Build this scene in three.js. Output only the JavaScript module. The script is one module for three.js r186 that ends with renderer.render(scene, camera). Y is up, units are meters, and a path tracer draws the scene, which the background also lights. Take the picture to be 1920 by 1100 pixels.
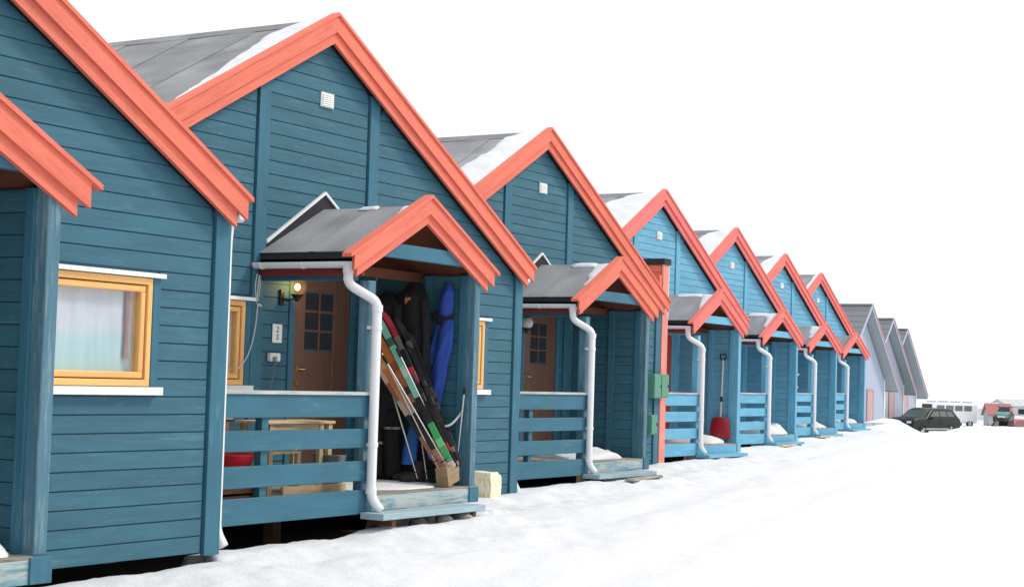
import * as THREE from 'three';
import { mergeGeometries, mergeVertices, toCreasedNormals } from 'three/addons/utils/BufferGeometryUtils.js';
import { RoundedBoxGeometry } from 'three/addons/geometries/RoundedBoxGeometry.js';

// ---------- camera, sky, sun, exposure ----------
const scene = new THREE.Scene();
const S = 1.15, DX = 6.4 * S, DZ = 1.4815 * S;            // row pitch: each house stands DX further along and DZ further back
const yaw = 1.0254, pitch = 0.0513, roll = 0.0307;
const camera = new THREE.PerspectiveCamera(2 * Math.atan(550 / 3063.13) * 180 / Math.PI, 1024 / 586, 0.1, 6000);
camera.position.set(-5.0189 * S, 1.6 * S, 7.4785 * S);
{
  const F = new THREE.Vector3(Math.sin(yaw), 0, -Math.cos(yaw)), R = new THREE.Vector3(Math.cos(yaw), 0, Math.sin(yaw)), U = new THREE.Vector3(0, 1, 0);
  const F2 = F.clone().multiplyScalar(Math.cos(pitch)).addScaledVector(U, Math.sin(pitch));
  const U2 = U.clone().multiplyScalar(Math.cos(pitch)).addScaledVector(F, -Math.sin(pitch));
  const R3 = R.clone().multiplyScalar(Math.cos(roll)).addScaledVector(U2, Math.sin(roll));
  const U3 = U2.clone().multiplyScalar(Math.cos(roll)).addScaledVector(R, -Math.sin(roll));
  camera.quaternion.setFromRotationMatrix(new THREE.Matrix4().makeBasis(R3, U3, F2.clone().negate()));
}
scene.add(camera);
{ // even overcast sky, a little brighter overhead
  const w = 64, h = 32, d = new Float32Array(w * h * 4);
  for (let j = 0; j < h; j++) for (let i = 0; i < w; i++) {
    const el = Math.max(0, Math.sin(((j + 0.5) / h - 0.5) * Math.PI)), L = 0.715 + 0.10 * el, o = (j * w + i) * 4;
    d[o] = L * 0.985; d[o + 1] = L * 0.998; d[o + 2] = L * 1.02; d[o + 3] = 1;
  }
  const t = new THREE.DataTexture(d, w, h, THREE.RGBAFormat, THREE.FloatType);
  t.mapping = THREE.EquirectangularReflectionMapping; t.magFilter = t.minFilter = THREE.LinearFilter; t.needsUpdate = true;
  scene.background = t; scene.environment = t;
}
const sun = new THREE.DirectionalLight(0xfff4e6, 1.5);
sun.position.set(40 + 25, 60, 40); sun.target.position.set(25, 0, -5);
sun.castShadow = true; sun.shadow.radius = 24; sun.shadow.mapSize.set(2048, 2048);
Object.assign(sun.shadow.camera, { left: -60, right: 60, top: 60, bottom: -60, near: 1, far: 260 });
scene.add(sun, sun.target);
const renderer = new THREE.WebGLRenderer({ antialias: true });
renderer.toneMapping = THREE.LinearToneMapping;
renderer.toneMappingExposure = 1.43;
renderer.shadowMap.enabled = true;

// ---------- helpers ----------
function rng(a) { return () => { a |= 0; a = a + 0x6D2B79F5 | 0; let t = Math.imul(a ^ a >>> 15, 1 | a); t = t + Math.imul(t ^ t >>> 7, 61 | t) ^ t; return ((t ^ t >>> 14) >>> 0) / 4294967296; }; }
const V = (x, y, z) => new THREE.Vector3(x, y, z);
const lerp = (a, b, t) => a + (b - a) * t, clamp = (x, a = 0, b = 1) => Math.min(b, Math.max(a, x));
const sstep = (a, b, x) => { const t = clamp((x - a) / (b - a)); return t * t * (3 - 2 * t); };
function hash(i, j, s) { let h = Math.imul(i, 374761393) + Math.imul(j, 668265263) + Math.imul(s, 1442695041) | 0; h = Math.imul(h ^ h >>> 13, 1274126177); return ((h ^ h >>> 16) >>> 0) / 4294967296; }
function vn(x, y, s, px = 1e9, py = 1e9) {               // value noise that repeats after px, py cells
  const i = Math.floor(x), j = Math.floor(y), fx = x - i, fy = y - j, u = fx * fx * (3 - 2 * fx), v = fy * fy * (3 - 2 * fy);
  const m = (a, p) => ((a % p) + p) % p, i0 = m(i, px), i1 = m(i + 1, px), j0 = m(j, py), j1 = m(j + 1, py);
  return lerp(lerp(hash(i0, j0, s), hash(i1, j0, s), u), lerp(hash(i0, j1, s), hash(i1, j1, s), u), v);
}
function fbm(x, y, s, n = 4) { let a = 0, k = 0.5, t = 0; for (let i = 0; i < n; i++) { a += k * vn(x, y, s + i); t += k; x = x * 2.03 + 7.1; y = y * 2.03 + 3.7; k *= 0.5; } return a / t; }
function tex(w, h, fn, rx = 1, ry = 1, srgb = true) {
  const d = new Uint8Array(w * h * 4);
  for (let j = 0; j < h; j++) for (let i = 0; i < w; i++) { const c = fn(i / w, j / h), o = (j * w + i) * 4; d[o] = clamp(c[0]) * 255; d[o + 1] = clamp(c[1]) * 255; d[o + 2] = clamp(c[2]) * 255; d[o + 3] = 255; }
  const t = new THREE.DataTexture(d, w, h); t.wrapS = t.wrapT = THREE.RepeatWrapping; t.magFilter = THREE.LinearFilter; t.minFilter = THREE.LinearMipmapLinearFilter; t.generateMipmaps = true;
  t.repeat.set(1 / rx, 1 / ry); if (srgb) t.colorSpace = THREE.SRGBColorSpace; t.needsUpdate = true; return t;
}
const mix3 = (a, b, t) => [lerp(a[0], b[0], t), lerp(a[1], b[1], t), lerp(a[2], b[2], t)];
const rgb = (r, g, b) => [r / 255, g / 255, b / 255];
// painted or bare sawn timber; grain runs along uv.x; the tile is 2.4 m x 1.2 m
function woodTex(seed, base, worn, amount, streak = 0.1, spot = 1) {
  const big = seed < 90;
  return tex(big ? 1024 : 512, big ? 512 : 256, (x, y) => {
    const g = vn(x * 6, y * 190, seed, 6, 190) * 0.6 + vn(x * 24, y * 256, seed + 1, 24, 256) * 0.4;
    const c = vn(x * 5, y * 14, seed + 2, 5, 14) * 0.6 + vn(x * 11, y * 40, seed + 3, 11, 40) * 0.4;
    const f = vn(x * 300, y * 200, seed + 9, 300, 200);
    let col = base.map((b) => b * (1 + streak * (g - 0.5) + 0.15 * (c - 0.5) + 0.05 * (f - 0.5)));
    const m = vn(x * 14, y * 70, seed + 4, 14, 70) * 0.55 + vn(x * 60, y * 128, seed + 5, 60, 128) * 0.25 + vn(x * 5, y * 9, seed + 6, 5, 9) * 0.3;
    col = mix3(col, worn, clamp((m - (0.72 - amount)) * 3.2) * 0.65);
    const k = vn(x * 90, y * 60, seed + 7, 90, 60) * vn(x * 37, y * 31, seed + 8, 37, 31);
    if (spot) col = mix3(col, worn, clamp((k - 0.80) * 12) * 0.8 * spot);
    return col;
  }, 2.4, 1.2);
}
const grainBump = tex(512, 512, (x, y) => { const g = vn(x * 5, y * 128, 71, 5, 128) * 0.6 + vn(x * 20, y * 256, 72, 20, 256) * 0.4; return [g, g, g]; }, 1.2, 0.6, false);
const std = (o) => new THREE.MeshStandardMaterial(Object.assign({ roughness: 0.8, metalness: 0 }, o));
const wood = (map, o = {}) => std(Object.assign({ map, bumpMap: grainBump, bumpScale: 0.0012, roughness: 0.72, vertexColors: true }, o));
const plain = (c, roughness = 0.7, o = {}) => std(Object.assign({ color: new THREE.Color().setRGB(...c), roughness }, o));

// ---------- materials ----------
const M = {
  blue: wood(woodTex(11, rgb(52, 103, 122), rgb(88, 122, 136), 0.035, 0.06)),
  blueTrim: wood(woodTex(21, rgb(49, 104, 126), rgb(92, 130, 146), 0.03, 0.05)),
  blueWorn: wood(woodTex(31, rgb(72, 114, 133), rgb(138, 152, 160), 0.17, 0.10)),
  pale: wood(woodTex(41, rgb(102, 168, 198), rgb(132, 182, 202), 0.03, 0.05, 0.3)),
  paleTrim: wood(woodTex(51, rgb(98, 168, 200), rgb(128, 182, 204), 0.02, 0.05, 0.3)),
  coral: wood(woodTex(61, rgb(222, 115, 94), rgb(200, 100, 82), 0.14, 0.08, 0.5)),
  pink: wood(woodTex(81, rgb(232, 118, 110), rgb(212, 106, 100), 0.08, 0.05, 0.3)),
  redwood: wood(woodTex(91, rgb(98, 52, 30), rgb(80, 42, 26), 0.1, 0.2, 0.4)),
  fasciaRed: wood(woodTex(95, rgb(122, 44, 42), rgb(96, 40, 38), 0.1, 0.1, 0.2)),
  pine: wood(woodTex(101, rgb(235, 182, 112), rgb(222, 164, 96), 0.06, 0.08, 0.1), { roughness: 0.5 }),
  rawpine: wood(woodTex(111, rgb(214, 188, 150), rgb(176, 146, 112), 0.1, 0.2)),
  deck: wood(woodTex(121, rgb(158, 152, 142), rgb(104, 100, 92), 0.2, 0.3), { roughness: 0.9 }),
  stepPaint: wood(woodTex(127, rgb(148, 176, 188), rgb(180, 188, 190), 0.12, 0.12)),
  peel: wood(woodTex(131, rgb(104, 146, 162), rgb(206, 200, 190), 0.36, 0.2)),
  door: wood(woodTex(141, rgb(106, 76, 63), rgb(92, 64, 53), 0.08, 0.12, 0.1), { roughness: 0.45 }),
  doorRed: wood(woodTex(151, rgb(196, 62, 44), rgb(180, 52, 40), 0.05, 0.06, 0.1), { roughness: 0.5 }),
  greywall: plain([0.39, 0.455, 0.565], 0.85),
  brownwood: wood(woodTex(171, rgb(124, 84, 58), rgb(170, 120, 84), 0.2, 0.3)),
  felt: std({ roughness: 0.92, bumpMap: tex(256, 256, (x, y) => { const a = vn(x * 128, y * 128, 5, 128, 128); return [a, a, a]; }, 0.25, 0.25, false), bumpScale: 0.0015, vertexColors: true, map: tex(512, 512, (x, y) => { const a = vn(x * 256, y * 256, 181, 256, 256), b = vn(x * 9, y * 9, 182, 9, 9), c = vn(x * 30, y * 4, 183, 30, 4); const t = 0.57 + 0.07 * (a - 0.5) + 0.11 * (b - 0.5) + 0.06 * (c - 0.5); return [t * 0.98, t * 1.0, t * 1.03]; }, 3, 3) }),
  tile: plain([0.2, 0.21, 0.235], 0.7),
  blackfelt: plain([0.018, 0.02, 0.024], 0.85),
  white: plain([0.78, 0.80, 0.82], 0.32),
  whitematte: plain([0.78, 0.79, 0.79], 0.6),
  galv: plain([0.5, 0.54, 0.58], 0.38, { metalness: 0.4 }),
  glass: new THREE.MeshPhysicalMaterial({ color: 0xffffff, roughness: 0.03, transmission: 1, thickness: 0, ior: 1.5 }),
  darkglass: new THREE.MeshPhysicalMaterial({ color: new THREE.Color().setRGB(0.03, 0.036, 0.045), roughness: 0.15, specularIntensity: 0.2 }),
  carglass: new THREE.MeshPhysicalMaterial({ color: new THREE.Color().setRGB(0.10, 0.14, 0.13), roughness: 0.08 }),
  curtain: std({ roughness: 0.95, map: tex(256, 256, (x, y) => { const a = vn(x * 40, y * 4, 201, 40, 4), b = vn(x * 5, y * 7, 202, 5, 7), c = sstep(0.52, 0.38, y + 0.10 * (vn(x * 7, y * 9, 203, 7, 9) - 0.5)); return mix3(rgb(190, 200, 210), rgb(160, 200, 206), c * 0.85).map((v) => v * (0.96 + 0.04 * a + 0.05 * (b - 0.5))); }, 1.1, 0.8) }),
  drape: plain([0.28, 0.17, 0.18], 0.95),
  roomboard: plain([0.45, 0.42, 0.38], 0.9),
  black: plain([0.012, 0.013, 0.016], 0.9),
  blackmetal: plain([0.015, 0.015, 0.016], 0.45, { metalness: 0.2 }),
  brass: plain([0.62, 0.42, 0.16], 0.28, { metalness: 0.9 }),
  rust: plain([0.10, 0.035, 0.02], 0.8),
  soil: std({ roughness: 1, map: tex(256, 256, (x, y) => { const a = vn(x * 60, y * 60, 211, 60, 60), b = vn(x * 9, y * 9, 212, 9, 9), t = 0.13 + 0.06 * a + 0.05 * b; return [t * 1.1, t, t * 0.9]; }, 2, 2) }),
  stone: plain([0.14, 0.13, 0.12], 0.95),
  green: plain([0.085, 0.27, 0.185], 0.55),
  salmon: wood(woodTex(191, rgb(216, 138, 126), rgb(196, 124, 114), 0.1, 0.07, 0.2)),
  capwood: wood(woodTex(195, rgb(186, 188, 186), rgb(150, 152, 150), 0.14, 0.14)),
  snow: new THREE.MeshPhysicalMaterial({ roughness: 0.85, color: new THREE.Color().setRGB(0.70, 0.73, 0.768), sheen: 0, bumpMap: tex(512, 512, (x, y) => { const a = vn(x * 30, y * 30, 221, 30, 30) * 0.5 + vn(x * 90, y * 90, 222, 90, 90) * 0.3 + vn(x * 200, y * 200, 223, 200, 200) * 0.2; return [a, a, a]; }, 1.6, 1.6, false), bumpScale: 0.007 }),
  foam: std({ roughness: 0.95, map: tex(128, 128, (x, y) => { const a = vn(x * 24, y * 24, 231, 24, 24), b = vn(x * 5, y * 5, 232, 5, 5); return mix3(rgb(240, 232, 208), rgb(226, 198, 150), clamp(b * 1.6 - 0.7)).map((v) => v * (0.94 + 0.1 * a)); }, 0.4, 0.4) }),
};

// ---------- geometry helpers: flat-faced solids with uv in metres, grain along dir ----------
function solid(faces, dir = V(1, 0, 0), tone = [1, 1, 1], uo = 0, vo = 0) {
  const p = [], n = [], uv = [], c = [], idx = []; let b = 0;
  for (const f of faces) {
    const N = V(0, 0, 0);
    for (let i = 0; i < f.length; i++) { const a = f[i], q = f[(i + 1) % f.length]; N.x += (a.y - q.y) * (a.z + q.z); N.y += (a.z - q.z) * (a.x + q.x); N.z += (a.x - q.x) * (a.y + q.y); }
    N.normalize();
    let T = dir.clone().addScaledVector(N, -dir.dot(N)); if (T.length() < 0.2) T = (Math.abs(N.y) > 0.9 ? V(1, 0, 0) : V(0, 1, 0)).addScaledVector(N, 0);
    T.addScaledVector(N, -T.dot(N)).normalize(); const Bt = N.clone().cross(T);
    for (const a of f) { p.push(a.x, a.y, a.z); n.push(N.x, N.y, N.z); uv.push(a.dot(T) + uo, a.dot(Bt) + vo); c.push(...tone); }
    for (let i = 1; i < f.length - 1; i++) idx.push(b, b + i, b + i + 1);
    b += f.length;
  }
  const g = new THREE.BufferGeometry();
  g.setAttribute('position', new THREE.Float32BufferAttribute(p, 3)); g.setAttribute('normal', new THREE.Float32BufferAttribute(n, 3));
  g.setAttribute('uv', new THREE.Float32BufferAttribute(uv, 2)); g.setAttribute('color', new THREE.Float32BufferAttribute(c, 3)); g.setIndex(idx); return g;
}
// polygon in the x-y plane (counter-clockwise) drawn out from z0 to z1
function prism(pts, z0, z1, dir, tone, uo, vo) {
  let A = 0; pts.forEach((a, i) => { const b = pts[(i + 1) % pts.length]; A += a[0] * b[1] - b[0] * a[1]; });
  if (A < 0) pts = [...pts].reverse();
  const f = [pts.map((a) => V(a[0], a[1], z1)), [...pts].reverse().map((a) => V(a[0], a[1], z0))];
  pts.forEach((a, i) => { const b = pts[(i + 1) % pts.length]; f.push([V(a[0], a[1], z0), V(b[0], b[1], z0), V(b[0], b[1], z1), V(a[0], a[1], z1)]); });
  return solid(f, dir, tone, uo, vo);
}
const box = (x0, x1, y0, y1, z0, z1, dir, tone, uo, vo) => prism([[x0, y0], [x1, y0], [x1, y1], [x0, y1]], z0, z1, dir, tone, uo, vo);
// box with small chamfers on the four long edges along z1 face
function plank(x0, x1, y0, y1, z0, z1, dir, tone, uo, vo, b = 0.004) {
  const f = [], c = (x, y, z) => V(x, y, z);
  f.push([c(x0 + b, y0 + b, z1), c(x1 - b, y0 + b, z1), c(x1 - b, y1 - b, z1), c(x0 + b, y1 - b, z1)]);
  f.push([c(x0, y0, z1 - b), c(x1, y0, z1 - b), c(x1 - b, y0 + b, z1), c(x0 + b, y0 + b, z1)]);
  f.push([c(x1, y0, z1 - b), c(x1, y1, z1 - b), c(x1 - b, y1 - b, z1), c(x1 - b, y0 + b, z1)]);
  f.push([c(x1, y1, z1 - b), c(x0, y1, z1 - b), c(x0 + b, y1 - b, z1), c(x1 - b, y1 - b, z1)]);
  f.push([c(x0, y1, z1 - b), c(x0, y0, z1 - b), c(x0 + b, y0 + b, z1), c(x0 + b, y1 - b, z1)]);
  f.push([c(x0, y0, z0), c(x1, y0, z0), c(x1, y0, z1 - b), c(x0, y0, z1 - b)], [c(x1, y0, z0), c(x1, y1, z0), c(x1, y1, z1 - b), c(x1, y0, z1 - b)]);
  f.push([c(x1, y1, z0), c(x0, y1, z0), c(x0, y1, z1 - b), c(x1, y1, z1 - b)], [c(x0, y1, z0), c(x0, y0, z0), c(x0, y0, z1 - b), c(x0, y1, z1 - b)], [c(x0, y1, z0), c(x1, y1, z0), c(x1, y0, z0), c(x0, y0, z0)]);
  return solid(f, dir, tone, uo, vo);
}
const used = new Map();
function numbered(n) { const k = used.get(n) || 0; used.set(n, k + 1); return k ? `${n}_${String(k).padStart(3, '0')}` : n; }
function mesh(name, g, m, parent) { const o = new THREE.Mesh(g, m); o.name = parent === scene ? numbered(name) : name; o.castShadow = o.receiveShadow = true; parent.add(o); return o; }
function group(name, parent, x = 0, y = 0, z = 0, turn = 0) { const o = new THREE.Group(); o.name = parent === scene ? numbered(name) : name; o.position.set(x, y, z); o.rotation.y = turn; parent.add(o); return o; }
function tag(o, label, category, grp, kind) { o.userData.label = label; o.userData.category = category; if (grp) o.userData.group = grp; if (kind) o.userData.kind = kind; return o; }
const structure = (o) => { o.userData.kind = 'structure'; return o; };
const at = (k, u, y, w) => V(k * DX + u, y, -k * DZ + w);       // place in house k's own axes: u along its front, w out from its wall
const X = V(1, 0, 0), Y = V(0, 1, 0), Z = V(0, 0, 1);
function tube(pts, r, seg = 40, rs = 8, closed = false, curve) { return new THREE.TubeGeometry(curve || new THREE.CatmullRomCurve3(pts, closed, 'catmullrom', 0.5), seg, r, rs, closed); }
function pipePath(pts, bend) {            // straight runs joined with rounded elbows
  const path = new THREE.CurvePath(); let prev = pts[0];
  for (let i = 1; i < pts.length; i++) {
    if (i < pts.length - 1) {
      const a = pts[i].clone().add(pts[i - 1].clone().sub(pts[i]).setLength(bend)), b = pts[i].clone().add(pts[i + 1].clone().sub(pts[i]).setLength(bend));
      path.add(new THREE.LineCurve3(prev, a)); path.add(new THREE.QuadraticBezierCurve3(a, pts[i], b)); prev = b;
    } else path.add(new THREE.LineCurve3(prev, pts[i]));
  }
  const out = []; for (const c of path.curves) { const n = c.isLineCurve3 ? 2 : 7; for (let i = 0; i < n; i++) out.push(c.getPoint(i / n)); } out.push(pts[pts.length - 1]);
  return out;
}
function sweep(pts, r, rs = 12, cap = true) {    // round bar along a polyline
  const p = [], idx = [], uv = []; let up = V(0.31, 0.2, 0.93);
  pts.forEach((a, i) => {
    const d = (pts[i + 1] || a).clone().sub(pts[i - 1] || a).normalize(); const s = up.clone().addScaledVector(d, -up.dot(d)).normalize(), t = d.clone().cross(s); up = s;
    for (let j = 0; j <= rs; j++) { const q = j / rs * Math.PI * 2, rr = Array.isArray(r) ? r[i] : r, v = a.clone().addScaledVector(s, Math.cos(q) * rr).addScaledVector(t, Math.sin(q) * rr); p.push(v.x, v.y, v.z); uv.push(j / rs, i); }
    if (i) for (let j = 0; j < rs; j++) { const b = (i - 1) * (rs + 1) + j, c = b + rs + 1; idx.push(b, b + 1, c, b + 1, c + 1, c); }
  });
  if (cap) for (const e of [0, pts.length - 1]) { const ci = p.length / 3; p.push(pts[e].x, pts[e].y, pts[e].z); uv.push(0, 0); for (let j = 0; j < rs; j++) { const b = e * (rs + 1) + j; e ? idx.push(b, b + 1, ci) : idx.push(b + 1, b, ci); } }
  const g = new THREE.BufferGeometry(); g.setAttribute('position', new THREE.Float32BufferAttribute(p, 3)); g.setAttribute('uv', new THREE.Float32BufferAttribute(uv, 2)); g.setIndex(idx); g.computeVertexNormals(); return g;
}
function loft(rings, capped = true) {           // rings of equal point count
  const n = rings[0].length, p = [], idx = [], uv = [];
  rings.forEach((r, i) => r.forEach((a, j) => { p.push(a.x, a.y, a.z); uv.push(j / n, i / rings.length); }));
  for (let i = 0; i < rings.length - 1; i++) for (let j = 0; j < n; j++) { const a = i * n + j, b = i * n + (j + 1) % n, c = a + n, d = b + n; idx.push(a, b, c, b, d, c); }
  if (capped) for (const e of [0, rings.length - 1]) { const c = V(0, 0, 0); rings[e].forEach((a) => c.add(a)); c.multiplyScalar(1 / n); const ci = p.length / 3; p.push(c.x, c.y, c.z); uv.push(0, 0); for (let j = 0; j < n; j++) { const a = e * n + j, b = e * n + (j + 1) % n; e ? idx.push(a, b, ci) : idx.push(b, a, ci); } }
  const g = new THREE.BufferGeometry(); g.setAttribute('position', new THREE.Float32BufferAttribute(p, 3)); g.setAttribute('uv', new THREE.Float32BufferAttribute(uv, 2)); g.setIndex(idx); g.computeVertexNormals(); return g;
}
const strip = (gs) => mergeGeometries(gs.map((g) => { let q = g.index ? g.toNonIndexed() : g; q = q.clone(); for (const k of Object.keys(q.attributes)) if (!['position', 'normal', 'uv'].includes(k)) q.deleteAttribute(k); return q; }));
const rbox = (w, h, d, r = 0.01, x = 0, y = 0, z = 0) => { const g = new RoundedBoxGeometry(w, h, d, 2, r); g.translate(x, y, z); return g; };
const cyl = (r0, r1, h, x = 0, y = 0, z = 0, n = 20, axis) => { const g = new THREE.CylinderGeometry(r0, r1, h, n); if (axis === 'x') g.rotateZ(Math.PI / 2); if (axis === 'z') g.rotateX(Math.PI / 2); g.translate(x, y, z); return g; };

// ---------- ground ----------
const FRONT = (u) => u < 1.15 ? 1.33 : 0.03;
function frontDist(x, z) {                       // how far out from the nearest house front (negative: under a house)
  let k = Math.round((x - 0.36) / DX); k = Math.max(-1, Math.min(7, k));
  const u = x - k * DX, w = z + k * DZ;
  let d = w - FRONT(u);
  if (u > 1.15 && u < 1.15 + 1.35 && d > 0 && w < 1.33) d = Math.min(d, u - 1.15);
  return d;
}
function snowHeight(x, z) {
  const s = (x * DX - z * DZ) / Math.hypot(DX, DZ), t = (z * DX + x * DZ) / Math.hypot(DX, DZ);   // along the row, out from it
  let h = 0.30 + 0.12 * sstep(1.5, 11, s) + 0.04 * sstep(9, 30, s);
  h += 0.16 * (fbm(s * 0.16, t * 0.34, 301, 3) - 0.5) * sstep(0.2, 4, t) + 0.055 * (fbm(s * 0.9, t * 1.6, 302, 3) - 0.5) + 0.028 * (fbm(s * 3.2, t * 5.2, 303, 3) - 0.5);
  for (const [tc, wd, dp] of [[4.55, 0.2, 0.022], [6.05, 0.2, 0.022], [8.2, 0.25, 0.02], [3.1, 0.25, 0.02]]) { const q = t - tc - 0.5 * Math.sin(s * 0.06 + tc) - 0.10 * (fbm(s * 0.5, tc, 307, 2) - 0.5); h -= dp * Math.exp(-(q * q) / (wd * wd)) * (0.5 + fbm(s * 0.7, tc, 308, 2)); h += 0.35 * dp * Math.exp(-((Math.abs(q) - 2 * wd) ** 2) / (0.5 * wd * wd)); }
  const fall = sstep(57, 108, s), bank = Math.exp(-((s - 57) ** 2) / 18 - ((t - 1.5) ** 2) / 0.9) * 0.22 ;
  h += bank * (0.7 + 0.6 * fbm(s * 0.8, t * 0.8, 304, 2));
  h -= 0.42 * sstep(46, 60, s) * Math.exp(-((t - 3.3 + (s - 48) * 0.06) ** 2) / 0.9);
  h -= fall * 1.85; h += 0.10 * (fbm(s * 0.05, t * 0.05, 305, 3) - 0.5) * sstep(40, 120, s);
  if (x > -14 && s < 58) {
    const d = frontDist(x, z) + 0.22 * (fbm(s * 1.7, t * 1.7, 306, 3) - 0.5);
    h -= 0.62 * sstep(0.02, -0.32, d) - 0.012 * sstep(1.4, 0.1, d);
    h += 0.035 * Math.exp(-(((d - 0.35) / 0.3) ** 2)) + 0.08 * (fbm(s * 2.6, t * 2.6, 309, 3) - 0.5) * Math.exp(-(((d - 0.7) / 0.8) ** 2));
  }
  return h;
}
function sheet(xs, zs, hf, parent, name, m, toWorld) {
  const p = [], uv = [], idx = [], nx = xs.length;
  zs.forEach((t) => xs.forEach((s) => { const [x, z] = toWorld(s, t); p.push(x, hf(x, z), z); uv.push(x, z); }));
  for (let j = 0; j < zs.length - 1; j++) for (let i = 0; i < nx - 1; i++) { const a = j * nx + i; idx.push(a, a + nx, a + 1, a + 1, a + nx, a + nx + 1); }
  const g = new THREE.BufferGeometry(); g.setAttribute('position', new THREE.Float32BufferAttribute(p, 3)); g.setAttribute('uv', new THREE.Float32BufferAttribute(uv, 2)); g.setIndex(idx); g.computeVertexNormals();
  return mesh(name, g, m, parent);
}
{
  const L = Math.hypot(DX, DZ), ax = DX / L, az = -DZ / L, toWorld = (s, t) => [s * ax - t * az, s * az + t * ax];
  const xs = [], ts = [];
  for (let s = -60; s < -6; s += 2.5) xs.push(s);
  for (let s = -6, d = 0.06; s < 62; s += d, d = 0.055 + Math.max(0, s - 8) * 0.0028) xs.push(s);
  for (let s = 62, d = 0.6; s < 3000; s += d, d *= 1.06) xs.push(s);
  for (let t = -700, d = 70; t < -12; t += d) { ts.push(t); d = Math.max(3, d * 0.8); }
  for (let t = -12; t < -2.4; t += 0.8) ts.push(t);
  for (let t = -2.4, d = 0.06; t < 10; t += d, d = 0.05 + Math.max(0, t - 2.4) * 0.02) ts.push(t);
  for (let t = 10, d = 0.6; t < 900; t += d, d *= 1.12) ts.push(t);
  structure(sheet(xs, ts, snowHeight, scene, 'snow_ground', M.snow, toWorld));
  structure(sheet([-20, -10, 0, 10, 20, 30, 40, 50, 58], [-11, -8, -5, -2, 0, 2.05], (x, z) => 0.16, scene, 'soil', M.soil, toWorld));
}
{ // far snowy hills
  const xs = [], zs = []; for (let i = 0; i <= 70; i++) xs.push(i); for (let j = 0; j <= 14; j++) zs.push(j);
  const o = sheet(xs, zs, (x, z) => { const a = Math.atan2(z, x), r = Math.hypot(x, z), q = (r - 1500) / 1300; return -12 + Math.sin(clamp(q) * Math.PI) * (50 + 130 * fbm(a * 5 + 3, q * 2, 401, 4)) * (0.55 + 0.45 * Math.sin(a * 3 + 1.1)); }, scene, 'hills', M.snow, (i, j) => { const a = -1.4 + i / 70 * 2.6, r = 1500 + j / 14 * 1300; return [Math.cos(a) * r, Math.sin(a) * r]; });
  structure(o);
}

// ---------- the blue houses ----------
const T = 0.558, YA = 5.50, YR = 5.43, CR = 4.04, UL = -3.30, ROW = 0.1335, Y0 = 0.4085;
const RF = (u) => YR - 0.14 - T * Math.abs(u);        // underside of the roof
function windowPart(h, u0, u1, m) {
  const y0 = 1.69, y1 = 2.49, W = group('window', h), t = [1, 1, 1];
  const fr = [], a = 0.05;
  for (const [x0, x1, b0, b1, d] of [[u0, u1, y1 - a, y1, X], [u0, u1, y0, y0 + a, X], [u0, u0 + a, y0 + a, y1 - a, Y], [u1 - a, u1, y0 + a, y1 - a, Y]]) fr.push(plank(x0, x1, b0, b1, -0.10, 0.040, d, t, x0, b0, 0.005));
  mesh('frame', mergeGeometries(fr), M.pine, W);
  const sa = [], c = 0.048, A = a + 0.008;
  for (const [x0, x1, b0, b1, d] of [[u0 + A, u1 - A, y1 - A - c, y1 - A, X], [u0 + A, u1 - A, y0 + A, y0 + A + c, X], [u0 + A, u0 + A + c, y0 + A + c, y1 - A - c, Y], [u1 - A - c, u1 - A, y0 + A + c, y1 - A - c, Y]]) sa.push(plank(x0, x1, b0, b1, -0.09, 0.026, d, t, x0 + 0.4, b0, 0.007));
  mesh('sash', mergeGeometries(sa), M.pine, W);
  mesh('pane', box(u0 + A + c - 0.004, u1 - A - c + 0.004, y0 + A + c - 0.004, y1 - A - c + 0.004, -0.012, -0.008), M.glass, W);
  mesh('head_flashing', prism([[u0 - 0.10, y1 + 0.005], [u1 + 0.10, y1 + 0.005], [u1 + 0.10, y1 + 0.038], [u0 - 0.10, y1 + 0.038]], 0.0, 0.075), M.white, W);
  mesh('sill', mergeGeometries([box(u0 - 0.04, u1 + 0.10, y0 - 0.05, y0 - 0.004, 0.0, 0.085), box(u0 - 0.04, u1 + 0.10, y0 - 0.062, y0 - 0.05, 0.07, 0.085)]), M.white, W);
  for (const [x0, x1] of [[u0 - 0.09, u0 - 0.012], [u1 + 0.012, u1 + 0.09]]) mesh('casing_board', plank(x0, x1, y0 - 0.002, y1 + 0.003, 0.001, 0.034, Y, t, x0, 0), m.trim, W);
  // net curtain hanging in soft folds and the side drape
  const n = 48, pts = []; for (let i = 0; i <= n; i++) { const x = lerp(u0 + 0.055, u1 - 0.055, i / n); pts.push([x, -0.062 + 0.0025 * Math.sin(i * 0.7) + 0.0015 * Math.sin(i * 1.7 + u0)]); }
  const p = [], uv = [], ix = []; pts.forEach(([x, z], i) => { for (const y of [y0 + 0.06, y1 - 0.055]) { p.push(x, y, z + (y > 2 ? 0 : 0.002 * Math.sin(i))); uv.push(x - u0, y - y0); } if (i) { const b = i * 2; ix.push(b - 2, b, b - 1, b, b + 1, b - 1); } });
  const g = new THREE.BufferGeometry(); g.setAttribute('position', new THREE.Float32BufferAttribute(p, 3)); g.setAttribute('uv', new THREE.Float32BufferAttribute(uv, 2)); g.setIndex(ix); g.computeVertexNormals();
  mesh('net_curtain', g, M.curtain, W);
  const r = []; for (let i = 0; i <= 8; i++) { const y = lerp(y1 - 0.06, y0 + 0.2, i / 8), s = 0.020 + 0.003 * Math.sin(i); const ring = []; for (let j = 0; j < 10; j++) { const q = j / 10 * 6.283; ring.push(V(u1 - 0.175 + Math.cos(q) * s * (1 + 0.25 * Math.sin(q * 4)), y, -0.043 + Math.sin(q) * 0.012)); } r.push(ring); }
  mesh('drape', loft(r), M.drape, W);
}
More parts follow.
